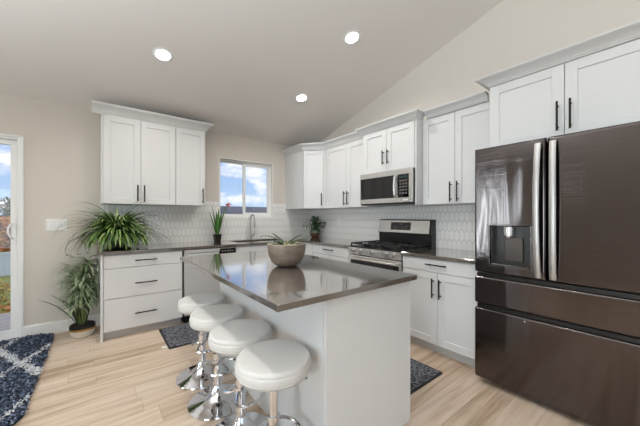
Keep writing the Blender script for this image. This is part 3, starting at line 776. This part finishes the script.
# ------------------------------------------------------------------ stools
SZ = .622; sr = .177
def make_stool(x, y):
    t = thing('bar_stool', (x, y, 0), '-', 'stool', 'white round bar stools along the island')
    b = BM(); lathe(b, [(0, 0), (.186, 0), (.190, .004), (.188, .009), (.165, .014), (.12, .024), (.085, .038), (.058, .060), (.040, .090), (.031, .115), (.029, .12), (0, .12)], (x, y, 0), 48); obj('base', b, CHROME, t)
    b = BM(); cyl(b, (x, y, .11), (x, y, .33), .026, n=24); cyl(b, (x, y, .32), (x, y, .335), .030, n=24); cyl(b, (x, y, .335), (x, y, SZ-.09), .021, n=24); obj('pole', b, CHROME, t)
    b = BM(); pts = []
    for i in range(25):
        a = -PI*.80+PI*1.6*i/24; pts.append((x+.02+.115*math.cos(a), y+.115*math.sin(a), .235))
    pts = [(x-.02, y-.012, .27)]+[(x-.05, y-.055, .245)]+pts[1:-1]+[(x-.05, y+.055, .245)]+[(x-.02, y+.012, .27)]
    tube(b, pts, .0095, 10); cyl(b, (x, y, .25), (x, y, .29), .031, n=24); obj('footrest', b, CHROME, t)
    b = BM(); h = .086; z = SZ-h
    lathe(b, [(0, z-.006), (sr*.62, z-.006), (sr*.64, z+.002), (sr-.022, z+.002), (sr-.008, z+.010), (sr-.002, z+.020), (sr-.0005, z+.0235), (sr-.003, z+.026), (sr, z+.030), (sr+.001, z+.050), (sr-.002, z+.058), (sr-.0045, z+.0605), (sr-.003, z+.063), (sr-.004, z+.073), (sr-.010, z+.081), (sr-.022, z+.0845), (sr*.4, z+.0845), (0, z+.0840)], (x, y, 0), 64); obj('seat', b, LEATHER, t)
    b = BM(); cyl(b, (x, y, z-.03), (x, y, z-.004), .05, .075, 24); obj('seat_mount', b, BLACK, t)
    b = BM(); tube(b, [(x+.03, y-.01, z-.012), (x+.10, y-.05, z-.014), (x+.13, y-.068, z-.03), (x+.137, y-.072, z-.045)], [.005, .005, .006, .007], 8); obj('lever', b, BLACK, t)
    return t
spots = [(.652, 1.187, 0, 'white round bar stool nearest the camera, closest to the island corner'),
         (.650, 1.575, .06, 'second white round bar stool counting back from the camera'),
         (.645, 1.966, -.05, 'third white round bar stool counting back from the camera'),
         (.652, 2.357, .03, 'farthest white round bar stool, beside the dishwasher end of the island')]
st = make_stool(*spots[0][:2])
for i, (x, y, r, lb) in enumerate(spots):
    o = st if i == 0 else copy_tree(st)
    o.location = (x, y, 0); o.rotation_euler = (0, 0, r); o['label'] = lb

# ------------------------------------------------------------------ leaf helpers
def clayer(bm): return bm.loops.layers.float_color.get('Col') or bm.loops.layers.float_color.new('Col')
def blade(bm, p, yaw, elev, length, width, droop, c_mid, c_edge, seg=7, fold=.25, tip=.1, twist=0., base_w=.35, wpow=.8):
    """arching strap leaf; droop = how far it bends down along its length"""
    lay = clayer(bm); P = Vector(p); e = elev; rows = []; ds = length/seg
    for i in range(seg+1):
        s = i/seg
        d = Vector((math.cos(yaw)*math.cos(e), math.sin(yaw)*math.cos(e), math.sin(e)))
        side = Vector((-math.sin(yaw+twist*s), math.cos(yaw+twist*s), 0)); up = d.cross(side)*-1
        if up.z < 0 and abs(e) < PI/2: up = -up
        w = width*.5*max(tip*.3, (base_w+(1-base_w)*min(1, s*4))*(1-s**2.4)**wpow)
        rows.append([bm.verts.new(P+side*w+up*w*fold), bm.verts.new(P), bm.verts.new(P-side*w+up*w*fold)])
        P = P+d*ds; e -= droop/seg*(.4+1.2*s)
    k = random.uniform(.8, 1.2)
    for a, c in zip(rows, rows[1:]):
        for j in range(2):
            f = bm.faces.new((a[j], a[j+1], c[j+1], c[j]))
            for lp, cc in zip(f.loops, ((c_edge, c_mid, c_mid, c_edge) if j == 0 else (c_mid, c_edge, c_edge, c_mid))):
                lp[lay] = (cc[0]*k, cc[1]*k, cc[2]*k, 1)
def smooth(bm):
    for f in bm.faces: f.smooth = True
def foliage(name, bm, parent, m=None, label=None):
    smooth(bm); return obj(name, bm, m or LEAF, parent, label=label, recalc=False)
G = lambda r, g, b_: lin((r, g, b_))

# spider plant on the counter
px_, py_ = .165, 3.80
t = thing('spider_plant', (px_, py_, CT1), 'bushy arching spider plant in a black pot on the left end of the counter', 'plant')
b = BM(); lathe(b, [(0, CT1+.005), (.075, CT1+.005), (.080, CT1+.01), (.105, CT1+.15), (.112, CT1+.155), (.112, CT1+.17), (.102, CT1+.17), (.098, CT1+.15), (0, CT1+.15)], (px_, py_, 0), 32); pot = obj('pot', b, BLACK, t)
b = BM(); lathe(b, [(0, CT1+.155), (.09, CT1+.152), (.098, CT1+.149), (0, CT1+.145)], (px_, py_, 0), 24); obj('soil', b, SOIL, t)
b = BM(); lathe(b, [(0, CT1+.0003), (.12, CT1+.0003), (.13, CT1+.012), (.125, CT1+.012), (.115, CT1+.004), (0, CT1+.004)], (px_, py_, 0), 32)
obj('saucer', b, BLACK, t)
b = BM()
for i in range(760):
    yw = random.uniform(0, 2*PI); r = random.uniform(0, .06)
    back = math.sin(yw)
    el = random.uniform(.05, 1.5); ln = random.uniform(.26, .54)*(.80 if back > .2 else 1.08 if back > -.3 else .74)
    if math.cos(yw) < -.3: ln *= 1.05
    pal = random.random()
    if pal < .55: m_, e_ = G(122, 150, 74), G(70, 106, 46)
    elif pal < .8: m_, e_ = G(188, 200, 128), G(88, 122, 58)
    else: m_, e_ = G(52, 78, 40), G(36, 60, 30)
    blade(b, (px_+r*math.cos(yw), py_+r*math.sin(yw), CT1+.15), yw, el, ln, random.uniform(.020, .034), random.uniform(1.5, 3.1), m_, e_, 8)
for v in b.verts:                                   # leaves stop at the wall, the cabinet bottom and the counter
    if v.co.y > BW-.03: v.co.y = BW-.03-.1*random.random()*.2
    if v.co.x <= -.02 and v.co.z < .875: v.co.z = .875+.02*random.random()
    if v.co.z > UZ0-.01 and v.co.y > 3.86: v.co.z = UZ0-.012
    if v.co.x > -.04 and v.co.y > 3.54 and v.co.z < CT1+.008: v.co.z = CT1+.008+.004*random.random()
foliage('leaves', b, t)

# floor plant
qx, qy = -.135, 3.94
t = thing('potted_plant', (qx, qy, 0), 'tall variegated potted plant on the floor beside the drawer cabinet', 'plant')
POT2 = mat('cream_ceramic', (214, 205, 190), .4); GOLD = mat('gold_band', (176, 134, 70), .35, .6)
b = BM(); lathe(b, [(0, .0), (.070, .0), (.086, .010), (.100, .040), (.108, .075)], (qx, qy, 0), 40); lathe(b, [(.108, .075), (0, .0751)], (qx, qy, 0), 40); pot = obj('pot', b, POT2, t)
b = BM(); lathe(b, [(.108, .0755), (.1095, .080), (.110, .096), (.0, .0961), (.0, .0756), (.108, .0755)], (qx, qy, 0), 40); obj('gold_band', b, GOLD, pot)
b = BM(); lathe(b, [(0, .0965), (.110, .0965), (.109, .125), (.103, .127), (.098, .118), (0, .118)], (qx, qy, 0), 40); obj('black_rim', b, BLACK, pot)
b = BM(); lathe(b, [(0, .126), (.07, .125), (.097, .119), (0, .1185)], (qx, qy, 0), 24); obj('soil', b, SOIL, t)
b = BM()
for i in range(9):                                  # upright straps
    yw = random.uniform(0, 2*PI); r = random.uniform(.01, .06)
    blade(b, (qx+r*math.cos(yw), qy+r*math.sin(yw), .12), yw, random.uniform(1.38, 1.55), random.uniform(.24, .36), .04, random.uniform(-.05, .15), G(74, 104, 52), G(120, 140, 78), 7, .35)
for yw, el, ln in ((PI*1.02, 1.05, .46), (PI*.98, 1.25, .44), (PI*1.25, 1.3, .40)):
    blade(b, (qx-.04, qy, .12), yw, el, ln, .046, .75, G(48, 62, 40), G(66, 84, 52), 9, .35)
for v in b.verts: v.co.x = min(v.co.x, -.002)
foliage('strap_leaves', b, t, label='dark upright strap leaves')
b = BM(); canes = []
for dx, dy, hh in ((.0, .02, .72), (.03, -.02, .76), (-.04, -.02, .64), (.05, .03, .74), (.0, -.05, .6), (-.06, .03, .70)):
    tube(b, [(qx+dx*.5, qy+dy*.5, .115), (qx+dx*.9, qy+dy, .3), (qx+dx*1.3, qy+dy*1.5, hh)], [.007, .006, .004], 8); canes.append((dx, dy, hh))
tube(b, [(qx-.03, qy, .115), (qx-.07, qy+.02, .45), (qx-.115, qy+.03, .735)], [.006, .005, .004], 8)
lay = clayer(b)
for f in b.faces:
    for lp in f.loops: lp[lay] = G(110, 120, 66)
foliage('canes', b, t)
b = BM()
for i in range(900):
    dx, dy, hh = random.choice(canes); s = random.uniform(.34, 1.04); z = .115+(hh-.115)*s
    yw = random.uniform(0, 2*PI); c0 = (qx+dx*(.5+.8*s), qy+dy*(.5+1.*s), z)
    pal = random.random()
    m_, e_ = (G(110, 138, 94), G(206, 212, 182)) if pal < .55 else (G(80, 110, 70), G(160, 176, 136)) if pal < .85 else (G(196, 202, 176), G(110, 134, 90))
    blade(b, c0, yw, random.uniform(.0, .9), random.uniform(.12, .24), random.uniform(.014, .024), random.uniform(.9, 2.4), m_, e_, 5)
for i in range(26):
    yw = random.uniform(0, 2*PI); blade(b, (qx-.112, qy+.03, random.uniform(.50, .70)), yw, random.uniform(-.1, .7), random.uniform(.08, .15), .013, 1.6, G(96, 124, 82), G(176, 186, 150), 5)
for v in b.verts:
    if v.co.x > .0: v.co.x = -.02*random.random()
    if v.co.z > .845: v.co.z = .845-.02*random.random()
foliage('variegated_leaves', b, t, label='narrow green leaves with cream edges')

# snake plant by the window
sx_, sy_ = 1.335, 4.085
t = thing('snake_plant', (sx_, sy_, CT1), 'upright snake plant with a pink bloom in a square black pot left of the sink', 'plant')
b = BM(); z = CT1
for q in ((.036, z), (.048, z+.09)): pass
lo = [(-.036, -.036), (.036, -.036), (.036, .036), (-.036, .036)]
v0 = [b.verts.new((sx_+x, sy_+y, z)) for x, y in lo]; v1 = [b.verts.new((sx_+x*1.33, sy_+y*1.33, z+.105)) for x, y in lo]
v2 = [b.verts.new((sx_+x*1.22, sy_+y*1.22, z+.105)) for x, y in lo]; v3 = [b.verts.new((sx_+x*1.18, sy_+y*1.18, z+.09)) for x, y in lo]
b.faces.new(v0[::-1]); b.faces.new(v3)
for a, c in ((v0, v1), (v1, v2), (v2, v3)):
    for i in range(4): b.faces.new((a[i], a[(i+1) % 4], c[(i+1) % 4], c[i]))
obj('pot', b, BLACK, t)
b = BM(); box(b, sx_-.041, sx_+.041, sy_-.041, sy_+.041, z+.085, z+.095); obj('soil', b, SOIL, t)
b = BM()
for yw, el, ln, w in ((-.3, 1.40, .30, .036), (.2, 1.28, .33, .032), (2.6, 1.45, .33, .034), (1.6, 1.5, .25, .03), (PI, 1.30, .26, .03), (3.3, 1.42, .22, .03), (-1.4, 1.5, .28, .034), (.6, 1.36, .24, .03)):
    dk = random.random() < .35
    blade(b, (sx_+.018*math.cos(yw), sy_+.018*math.sin(yw), z+.09), yw, el, ln*1.38, w*1.5, random.uniform(-.12, .05), G(66, 88, 52) if dk else G(84, 132, 54), G(50, 66, 42) if dk else G(60, 104, 42), 8, .5, base_w=.6)
foliage('leaves', b, t)
b = BM(); fp = Vector((sx_+.150, sy_-.02, z+.530)); tube(b, [(sx_+.01, sy_, z+.09), (sx_+.07, sy_-.01, z+.33), tuple(fp)], [.004, .0035, .003], 8)
lay = clayer(b)
for f in b.faces:
    for lp in f.loops: lp[lay] = G(84, 110, 54)
stem = foliage('flower_stem', b, t)
b = BM()
for i in range(16):
    blade(b, fp, i*2.4, random.uniform(-.6, 1.0), random.uniform(.042, .060), .034, .9, G(232, 128, 142), G(246, 200, 204), 5, .3)
foliage('pink_petals', b, stem, label='pink flower petals')

# corner plant
cx_, cy_ = 2.93, 3.88
t = thing('potted_plant', (cx_, cy_, CT1), 'small leafy plant in a round green and brown glazed pot in the counter corner', 'plant')
GL = mat('green_brown_glaze', (86, 62, 44), .15, noise=(16, .5, (1, 1, 1)), coat=.5); GL2 = mat('green_glaze', (84, 104, 84), .15, noise=(20, .3), coat=.5)
b = BM(); lathe(b, [(0, z), (.058, z), (.066, z+.008), (.088, z+.045), (.094, z+.085), (0, z+.0851)], (cx_, cy_, 0), 36); pot = obj('pot', b, GL, t)
b = BM(); lathe(b, [(0, z+.0852), (.094, z+.0855), (.090, z+.115), (.072, z+.138), (.074, z+.150), (.066, z+.150), (.064, z+.136), (0, z+.136)], (cx_, cy_, 0), 36); obj('glazed_shoulder', b, GL2, pot)
b = BM(); lathe(b, [(0, z+.142), (.063, z+.139), (0, z+.137)], (cx_, cy_, 0), 20); obj('soil', b, SOIL, t)
b = BM()
for i in range(26):
    yw = random.uniform(0, 2*PI); el = random.uniform(.45, 1.45); ln = random.uniform(.07, .20)
    p0 = Vector((cx_, cy_, z+.14)); d = Vector((math.cos(yw)*math.cos(el), math.sin(yw)*math.cos(el), math.sin(el))); p1 = p0+d*ln
    tube(b, [p0, (p0+p1)/2+Vector((0, 0, .01)), p1], .0025, 6)
lay = clayer(b)
for f in b.faces:
    for lp in f.loops: lp[lay] = G(64, 84, 46)
foliage('stems', b, t)
b = BM()
for i in range(300):
    yw = random.uniform(0, 2*PI); el = random.uniform(.15, 1.5); r = random.uniform(.05, .20)
    d = Vector((math.cos(yw)*math.cos(el), math.sin(yw)*math.cos(el), math.sin(el)))
    p0 = Vector((cx_, cy_, z+.15))+d*r; p0.y = min(p0.y, BW-.06); p0.x = min(p0.x, RW-.06)
    blade(b, p0, yw+random.uniform(-.8, .8), el-random.uniform(.2, .9), random.uniform(.03, .055), random.uniform(.022, .034), .6, random.choice([G(58, 92, 44), G(40, 70, 36), G(80, 112, 60)]), random.choice([G(44, 76, 36), G(66, 98, 50)]), 4, .2, base_w=.2)
for i in range(12):
    blade(b, (cx_+.13, cy_-.10, z+.20+.006*i), random.uniform(0, 6.28), random.uniform(-.2, 1.), .045, .024, .6, G(98, 82, 88), G(80, 70, 74), 4, .2)
foliage('leaves', b, t)

# bowl with orchid-like leaves on the island
bx_, by_ = 1.075, 1.765
t = thing('plant_bowl', (bx_, by_, CT1), 'large taupe bowl planter with strap-leaved plant on the island top', 'planter')
b = BM(); R_ = .139; H_ = .158; prof = [(0, z), (.050, z), (.056, z+.004)]
for i in range(1, 12):
    a = PI/2*i/11; prof.append((.056+(R_-.056)*math.sin(a)**.9, z+.004+(H_-.004)*(1-math.cos(a)**1.0)))
prof += [(R_-.001, z+H_+.003), (R_-.010, z+H_+.003)]
lathe(b, prof+[(R_-.012, z+H_-.02), (0, z+H_-.021)], (bx_, by_, 0), 56)
bowl = obj('bowl', b, STONE, t)
b = BM(); lathe(b, [(R_-.012, z+H_-.004), (R_-.009, z+H_+.0035), (R_-.002, z+H_+.004), (R_-.0005, z+H_+.001), (R_-.002, z+H_+.0005), (R_-.009, z+H_+.0005), (R_-.012, z+H_-.004)], (bx_, by_, 0), 56); obj('rim', b, STONE_IN, bowl, label='paler rim')
b = BM(); lathe(b, [(0, z+H_+.002), (.06, z+H_), (.1255, z+H_-.012), (0, z+H_-.018)], (bx_, by_, 0), 32)
for v in b.verts: v.co.z += random.uniform(-.006, .008) if v.co.z > z+H_-.011 else 0
obj('moss', b, MOSS, t)
b = BM(); zz = z+H_-.002
for (dx, dy, yw, el, ln, w, dr) in ((-.02, .0, 2.35, .75, .125, .060, .2), (-.035, .01, 2.75, .45, .10, .056, .3), (.0, 0, -.62, .62, .14, .062, .25), (.02, .01, -.45, .34, .15, .060, .45), (-.05, -.02, 3.7, .3, .08, .036, .3), (.05, -.03, -1.2, .25, .08, .036, .3)):
    dk = random.random() < .5
    blade(b, (bx_+dx, by_+dy, zz), yw, el, ln, w, dr, G(58, 80, 44) if dk else G(76, 100, 56), G(44, 62, 36), 10, .25, base_w=.5, wpow=.45)
for i in range(16):
    yw = random.uniform(0, 6.28); r = random.uniform(.03, .09)
    blade(b, (bx_+r*math.cos(yw), by_+r*math.sin(yw), zz), yw, random.uniform(.2, 1.), random.uniform(.03, .06), .02, .6, random.choice([G(150, 158, 110), G(96, 118, 70), G(126, 120, 90)]), G(120, 128, 90), 4, .2)
foliage('leaves', b, t)
b = BM(); tube(b, [(bx_-.03, by_+.01, zz), (bx_-.065, by_+.045, zz+.045), (bx_-.10, by_+.078, zz+.058), (bx_-.135, by_+.11, zz+.062), (bx_-.15, by_+.125, zz+.05)], [.004, .004, .0035, .003, .003], 8)
lay = clayer(b)
for f in b.faces:
    for lp in f.loops: lp[lay] = G(112, 110, 84)
foliage('flower_stalk', b, t)

# ------------------------------------------------------------------ rug and mats
def rounded(x0, x1, y0, y1, r, n=8):
    pts = []
    for cx, cy, a0 in ((x1-r, y1-r, 0), (x0+r, y1-r, PI/2), (x0+r, y0+r, PI), (x1-r, y0+r, PI*1.5)):
        pts += [(cx+r*math.cos(a0+PI/2*i/n), cy+r*math.sin(a0+PI/2*i/n)) for i in range(n+1)]
    return pts
rx0, rx1, ry0_, ry1_ = -2.0, -.375, 2.46, 4.185
t = thing('shag_rug', ((rx0+rx1)/2, (ry0_+ry1_)/2, 0), 'navy shag rug with white diamond lines in front of the patio door', 'rug')
b = BM(); prism(b, rounded(rx0, rx1, ry0_, ry1_, .13), .001, .012); obj('backing', b, mat('rug_backing', (38, 42, 54), .95), t)
b = BM(); lay = clayer(b); rn = random.Random(3)
def line_d(x, y):
    a = (.9*x+.43*y); c = (.91*x-.41*y)
    da = abs((a-1.018+.5) % 1.0-.5); db = abs((c+1.885+.2) % .40-.2)
    return da, db
cnt = 0
while cnt < 26000:
    x = rn.uniform(max(rx0, -1.35) if cnt % 5 else rx0, rx1); y = rn.uniform(ry0_, ry1_)
    dx = max(0, x-(rx1-.13)); dy = max(0, (ry0_+.13)-y, y-(ry1_-.13))
    if dx and dy and math.hypot(dx, dy) > .13: continue
    cnt += 1
    jx, jy = rn.gauss(0, .008), rn.gauss(0, .008); da, db = line_d(x+jx, y+jy)
    if da < .032 or db < .014: c = rn.choice([G(222, 222, 220), G(200, 202, 206), G(176, 182, 192)])
    else: c = rn.choice([G(34, 40, 52), G(50, 60, 80), G(78, 92, 116), G(26, 30, 40), G(122, 134, 154), G(60, 72, 94)])
    yw = rn.uniform(0, 2*PI); ln = rn.uniform(.016, .034); w = rn.uniform(.004, .007); h = rn.uniform(.014, .030)
    d = Vector((math.cos(yw), math.sin(yw), 0)); s = Vector((-d.y, d.x, 0)); p = Vector((x, y, .009))
    q = p+d*ln*.45+Vector((0, 0, h)); r = p+d*ln+Vector((0, 0, h*.8))
    vs = [b.verts.new(p+s*w), b.verts.new(p-s*w), b.verts.new(q-s*w), b.verts.new(q+s*w), b.verts.new(r-s*w*.5), b.verts.new(r+s*w*.5)]
    for f in (b.faces.new(vs[:4]), b.faces.new((vs[3], vs[2], vs[4], vs[5]))):
        for lp in f.loops: lp[lay] = c
obj('pile', b, PILE, t, kind='stuff', recalc=False)
EDGE = mat('mat_rubber_edge', (20, 20, 22), .7)
def floor_mat_thing(x0, x1, y0, y1, label, tagat=None):
    t = thing('kitchen_mat', ((x0+x1)/2, (y0+y1)/2, 0), label, 'mat')
    b = BM(); prism(b, rounded(x0, x1, y0, y1, .012, 3), .0005, .007); obj('border', b, EDGE, t)
    b = BM(); prism(b, rounded(x0+.016, x1-.016, y0+.016, y1-.016, .008, 3), .003, .011); obj('woven_top', b, MATWEAVE, t)
    if tagat:
        b = BM(); x, y = tagat; prism(b, [(x-.035, y-.012), (x+.012, y-.026), (x+.02, y+.004), (x-.026, y+.018)], .0012, .0022); obj('care_tag', b, WHITE_V, t, label='small white tag')
floor_mat_thing(.53, 1.85, 3.015, 3.615, 'dark speckled kitchen mat in front of the dishwasher and sink', (.512, 3.10))
floor_mat_thing(1.565, 2.197, 1.19, 2.05, 'dark speckled kitchen mat between island and gas range')

# ------------------------------------------------------------------ plates on the walls
def wall_plate(F, a0, a1, z0, z1, label, kind, cat):
    t = thing(kind, F.p((a0+a1)/2, 0, z0), label, cat)
    b = BM(); fbox(b, F, a0, a1, .0003, .006, z0, z1, .003, 2); obj('cover_plate', b, WHITE_V, t)
    zc = (z0+z1)/2
    if kind == 'light_switch':
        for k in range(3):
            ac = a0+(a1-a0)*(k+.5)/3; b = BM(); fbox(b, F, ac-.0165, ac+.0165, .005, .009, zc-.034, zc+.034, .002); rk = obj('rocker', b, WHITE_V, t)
            b = BM(); fbox(b, F, ac-.0195, ac+.0195, .0055, .0066, zc-.037, zc+.037); obj('rocker_gap', b, TOE, rk)  # grey sheet stands in for the shade around each rocker
    else:
        for dz in (-.021, .021):
            b = BM(); fbox(b, F, (a0+a1)/2-.017, (a0+a1)/2+.017, .005, .0075, zc+dz-.014, zc+dz+.014, .004); r = obj('receptacle', b, WHITE_V, t)
            b = BM(); 
            for q in (-.006, .006): fbox(b, F, (a0+a1)/2+q-.001, (a0+a1)/2+q+.001, .0074, .0078, zc+dz-.003, zc+dz+.006)
            obj('slots', b, BLACK, r)
FWB = Fr((0, BW, 0), (1, 0, 0), (0, -1, 0)); FTB = Fr((0, BW-.009, 0), (1, 0, 0), (0, -1, 0)); FTR = Fr((RW-.009, 0, 0), (0, 1, 0), (-1, 0, 0))
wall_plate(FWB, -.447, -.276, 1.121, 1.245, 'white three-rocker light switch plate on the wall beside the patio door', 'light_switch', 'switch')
wall_plate(FTB, 1.030, 1.110, 1.122, 1.238, 'white outlet on the tile left of the snake plant', 'electrical_outlet', 'outlet')
wall_plate(FTB, 2.545, 2.625, 1.122, 1.238, 'white outlet on the tile between window and corner cabinet', 'electrical_outlet', 'outlet')
wall_plate(FTR, 3.40, 3.48, 1.122, 1.238, 'white outlet on the tile right of the corner plant', 'electrical_outlet', 'outlet')

# ------------------------------------------------------------------ recessed ceiling lights
CANLENS = emit('lamp_lens', (255, 250, 240), 14)
def can(x, y, label, seen=True):
    zc = ceil_z(y); sl = -SL if y > RIDGE else SL
    rot = Matrix.Rotation(math.atan(sl), 4, 'X')
    t = thing('recessed_light', (x, y, zc), label, 'light', 'recessed ceiling lights')
    mtx = Matrix.Translation((x, y, zc)) @ rot
    b = BM(); lathe(b, [(.062, -.001), (.066, -.006), (.084, -.005), (.088, -.001), (.062, -.001)], (0, 0, 0), 36); bmesh.ops.transform(b, matrix=mtx, verts=b.verts); obj('trim_ring', b, WHITE_V, t)
    b = BM(); lathe(b, [(0, -.0035), (.0635, -.0035), (.0635, -.001), (0, -.001)], (0, 0, 0), 36); bmesh.ops.transform(b, matrix=mtx, verts=b.verts); obj('lens', b, CANLENS, t)
    l = lamp('recessed_light_beam', 'AREA', (0, 0, -.03), (0, 0, 0), CAN_W, CAN_C, shape='DISK', size=.11)
    l.parent = t; l.data.spread = math.radians(150)
can(.487, 3.067, 'round recessed ceiling light above the left wall cabinets')
can(2.091, 3.064, 'round recessed ceiling light nearest the corner wall cabinet')
can(2.034, 2.069, 'round recessed ceiling light highest up the slope, above the range side')
for x, y in ((.487, 2.07), (.487, 1.07)):
    can(x, y, 'round recessed ceiling light out of frame above the island')
for x, y in ((-1.6, 1.5), (-1.6, -2.2), (.8, -2.6)):  # unseen cans added to help light the room
    can(x, y, 'round recessed ceiling light in the room behind the camera')

# invented uplight stands around the camera, holding the added fill lights
for i, (x, y) in enumerate(ADDED_UPLIGHTS):
    t = thing('floor_lamp', (x, y, 0), ('black torchiere floor lamp behind the camera', 'black torchiere floor lamp left of the camera near the rug')[i], 'lamp')
    b = BM(); lathe(b, [(0, 0), (.15, 0), (.15, .012), (.03, .025), (.018, .04), (0, .04)], (x, y, 0), 32); obj('base', b, BLACKM, t)
    b = BM(); cyl(b, (x, y, .03), (x, y, 1.74), .012, n=14); obj('pole', b, BLACKM, t)
    b = BM(); lathe(b, [(0, 1.73), (.05, 1.735), (.16, 1.79), (.25, 1.90), (.244, 1.90), (.155, 1.80), (.05, 1.745), (0, 1.742)], (x, y, 0), 40); obj('lamp_shade', b, WHITE_V, t)
# ------------------------------------------------------------------ outdoors
b = BM(); box(b, -40, 40, BW+2.0, 70, -1.3, -1.0); obj('ground', b, GRASS, kind='structure', base=False)
b = BM()
for i in range(11): box(b, -4.5, 1.0, BW+T+.002+i*.115, BW+T+.109+i*.115, -.06, -.03, .004, 1)
box(b, -4.5, 1.0, BW+T+.02, BW+1.3, -1.0, -.07); obj('deck', b, DECK, kind='structure', base=False)
t = thing('garden_fence', (-3, 15.6, -1), 'white solid fence across the lawn seen through the patio door', 'fence')
b = BM()
for i in range(60): box(b, -12+i*.2, -12+i*.2+.192, 15.6, 15.63, -.95, -.12)
box(b, -12, 0, 15.58, 15.65, -.14, -.06); box(b, -12, 0, 15.58, 15.65, -.92, -.80); obj('fence_boards', b, FENCE, t)
for i in range(6):
    b = BM(); box(b, -12.06+i*2.4, -11.94+i*2.4, 15.54, 15.66, -1.0, -.02, .01); obj('post', b, FENCE, t)
def tree(name, x, y, z0, h, r, cols, label, cat='tree', n=900, sz=.22, trunk=True, sq=1.0):
    t = thing(name, (x, y, z0), label, cat)
    if trunk:
        b = BM(); tube(b, [(x, y, z0), (x+.05, y, z0+h*.4), (x, y+.05, z0+h*.8)], [r*.09, r*.07, r*.03], 8)
        for k in range(5):
            a = k*1.3; tube(b, [(x, y, z0+h*(.3+.08*k)), (x+r*.6*math.cos(a), y+r*.6*math.sin(a), z0+h*(.5+.09*k))], [r*.04, r*.015], 6)
        obj('trunk', b, BARK, t)
    b = BM(); lay = clayer(b); lobes = [(x+random.uniform(-.5, .5)*r, y+random.uniform(-.5, .5)*r, z0+h*random.uniform(.42, .86) if trunk else z0+h*random.uniform(.2, .6), r*random.uniform(.35, .6)) for k in range(9)]
    for i in range(n):
        lx, ly, lz, lr = random.choice(lobes)
        d = Vector((random.gauss(0, 1), random.gauss(0, 1), random.gauss(0, 1))).normalized()*lr*random.uniform(.6, 1.)
        p = Vector((lx, ly, lz))+Vector((d.x, d.y, d.z*sq)); p.z = min(p.z, z0+h); p.z = max(p.z, z0+.05)
        u = Vector((random.gauss(0, 1), random.gauss(0, 1), random.gauss(0, 1))).normalized(); v = u.orthogonal().normalized(); s = sz*random.uniform(.6, 1.2)
        f = b.faces.new([b.verts.new(p+u*s*.5), b.verts.new(p+v*s*.32), b.verts.new(p-u*s*.5), b.verts.new(p-v*s*.32)])
        c = random.choice(cols); k = random.uniform(.75, 1.25)
        for lp in f.loops: lp[lay] = (c[0]*k, c[1]*k, c[2]*k, 1)
    foliage('crown' if trunk else 'leaves', b, t, TREELEAF)
ORG = [G(196, 128, 52), G(176, 104, 44), G(206, 152, 70), G(150, 96, 50)]
DRK = [G(62, 60, 72), G(76, 70, 80), G(54, 58, 58)]
MIXD = [G(120, 110, 82), G(96, 92, 76), G(142, 120, 96), G(84, 88, 62)]
YEL = [G(176, 158, 66), G(150, 142, 70), G(120, 122, 58), G(168, 120, 72)]
tree('autumn_tree', -3.75, 19.0, -1, 2.2, 1.2, ORG, 'orange autumn tree beyond the white fence', n=1400)
tree('autumn_tree', -3.3, 23.4, -1, 1.75, 1.5, DRK, 'low dark purple-leaved tree right of the orange one', n=1400)
tree('autumn_tree', -4.6, 27.5, -1, 3.5, 1.9, MIXD, 'tall brownish autumn tree behind the orange one', n=1700)
tree('autumn_tree', -7.6, 22., -1, 3.4, 1.8, MIXD, 'brownish autumn tree beyond the left part of the fence', n=1000)
tree('autumn_shrub', -1.95, 10.2, -1, .85, .75, YEL, 'yellow-green shrub on the lawn near the deck', 'shrub', 900, .12, False)
tree('autumn_shrub', -1.55, 8.6, -1, .55, .5, ORG+YEL, 'low orange-tinged shrub close to the deck edge', 'shrub', 700, .1, False)
# neighbouring roof beyond the kitchen window
t = thing('neighbor_house', (6.5, 14, -1), 'neighbouring house with a low dark shingle roof outside the kitchen window', 'house')
b = BM(); box(b, 1.8, 11.5, 11.6, 17, -1, .75); obj('wall', b, SIDING, t)
b = BM(); pts = [(11.2, .68), (14.3, 1.80), (17.4, .68), (17.4, .60), (14.3, 1.70), (11.2, .60)]
lo = [b.verts.new((1.4, y, zq)) for y, zq in pts]; hi = [b.verts.new((12, y, zq)) for y, zq in pts]
for i in range(6): b.faces.new((lo[i], lo[(i+1) % 6], hi[(i+1) % 6], hi[i]))
for q in (lo, hi): b.faces.new((q[0], q[1], q[4], q[5])); b.faces.new((q[1], q[2], q[3], q[4]))
obj('roof', b, SHINGLE, t)
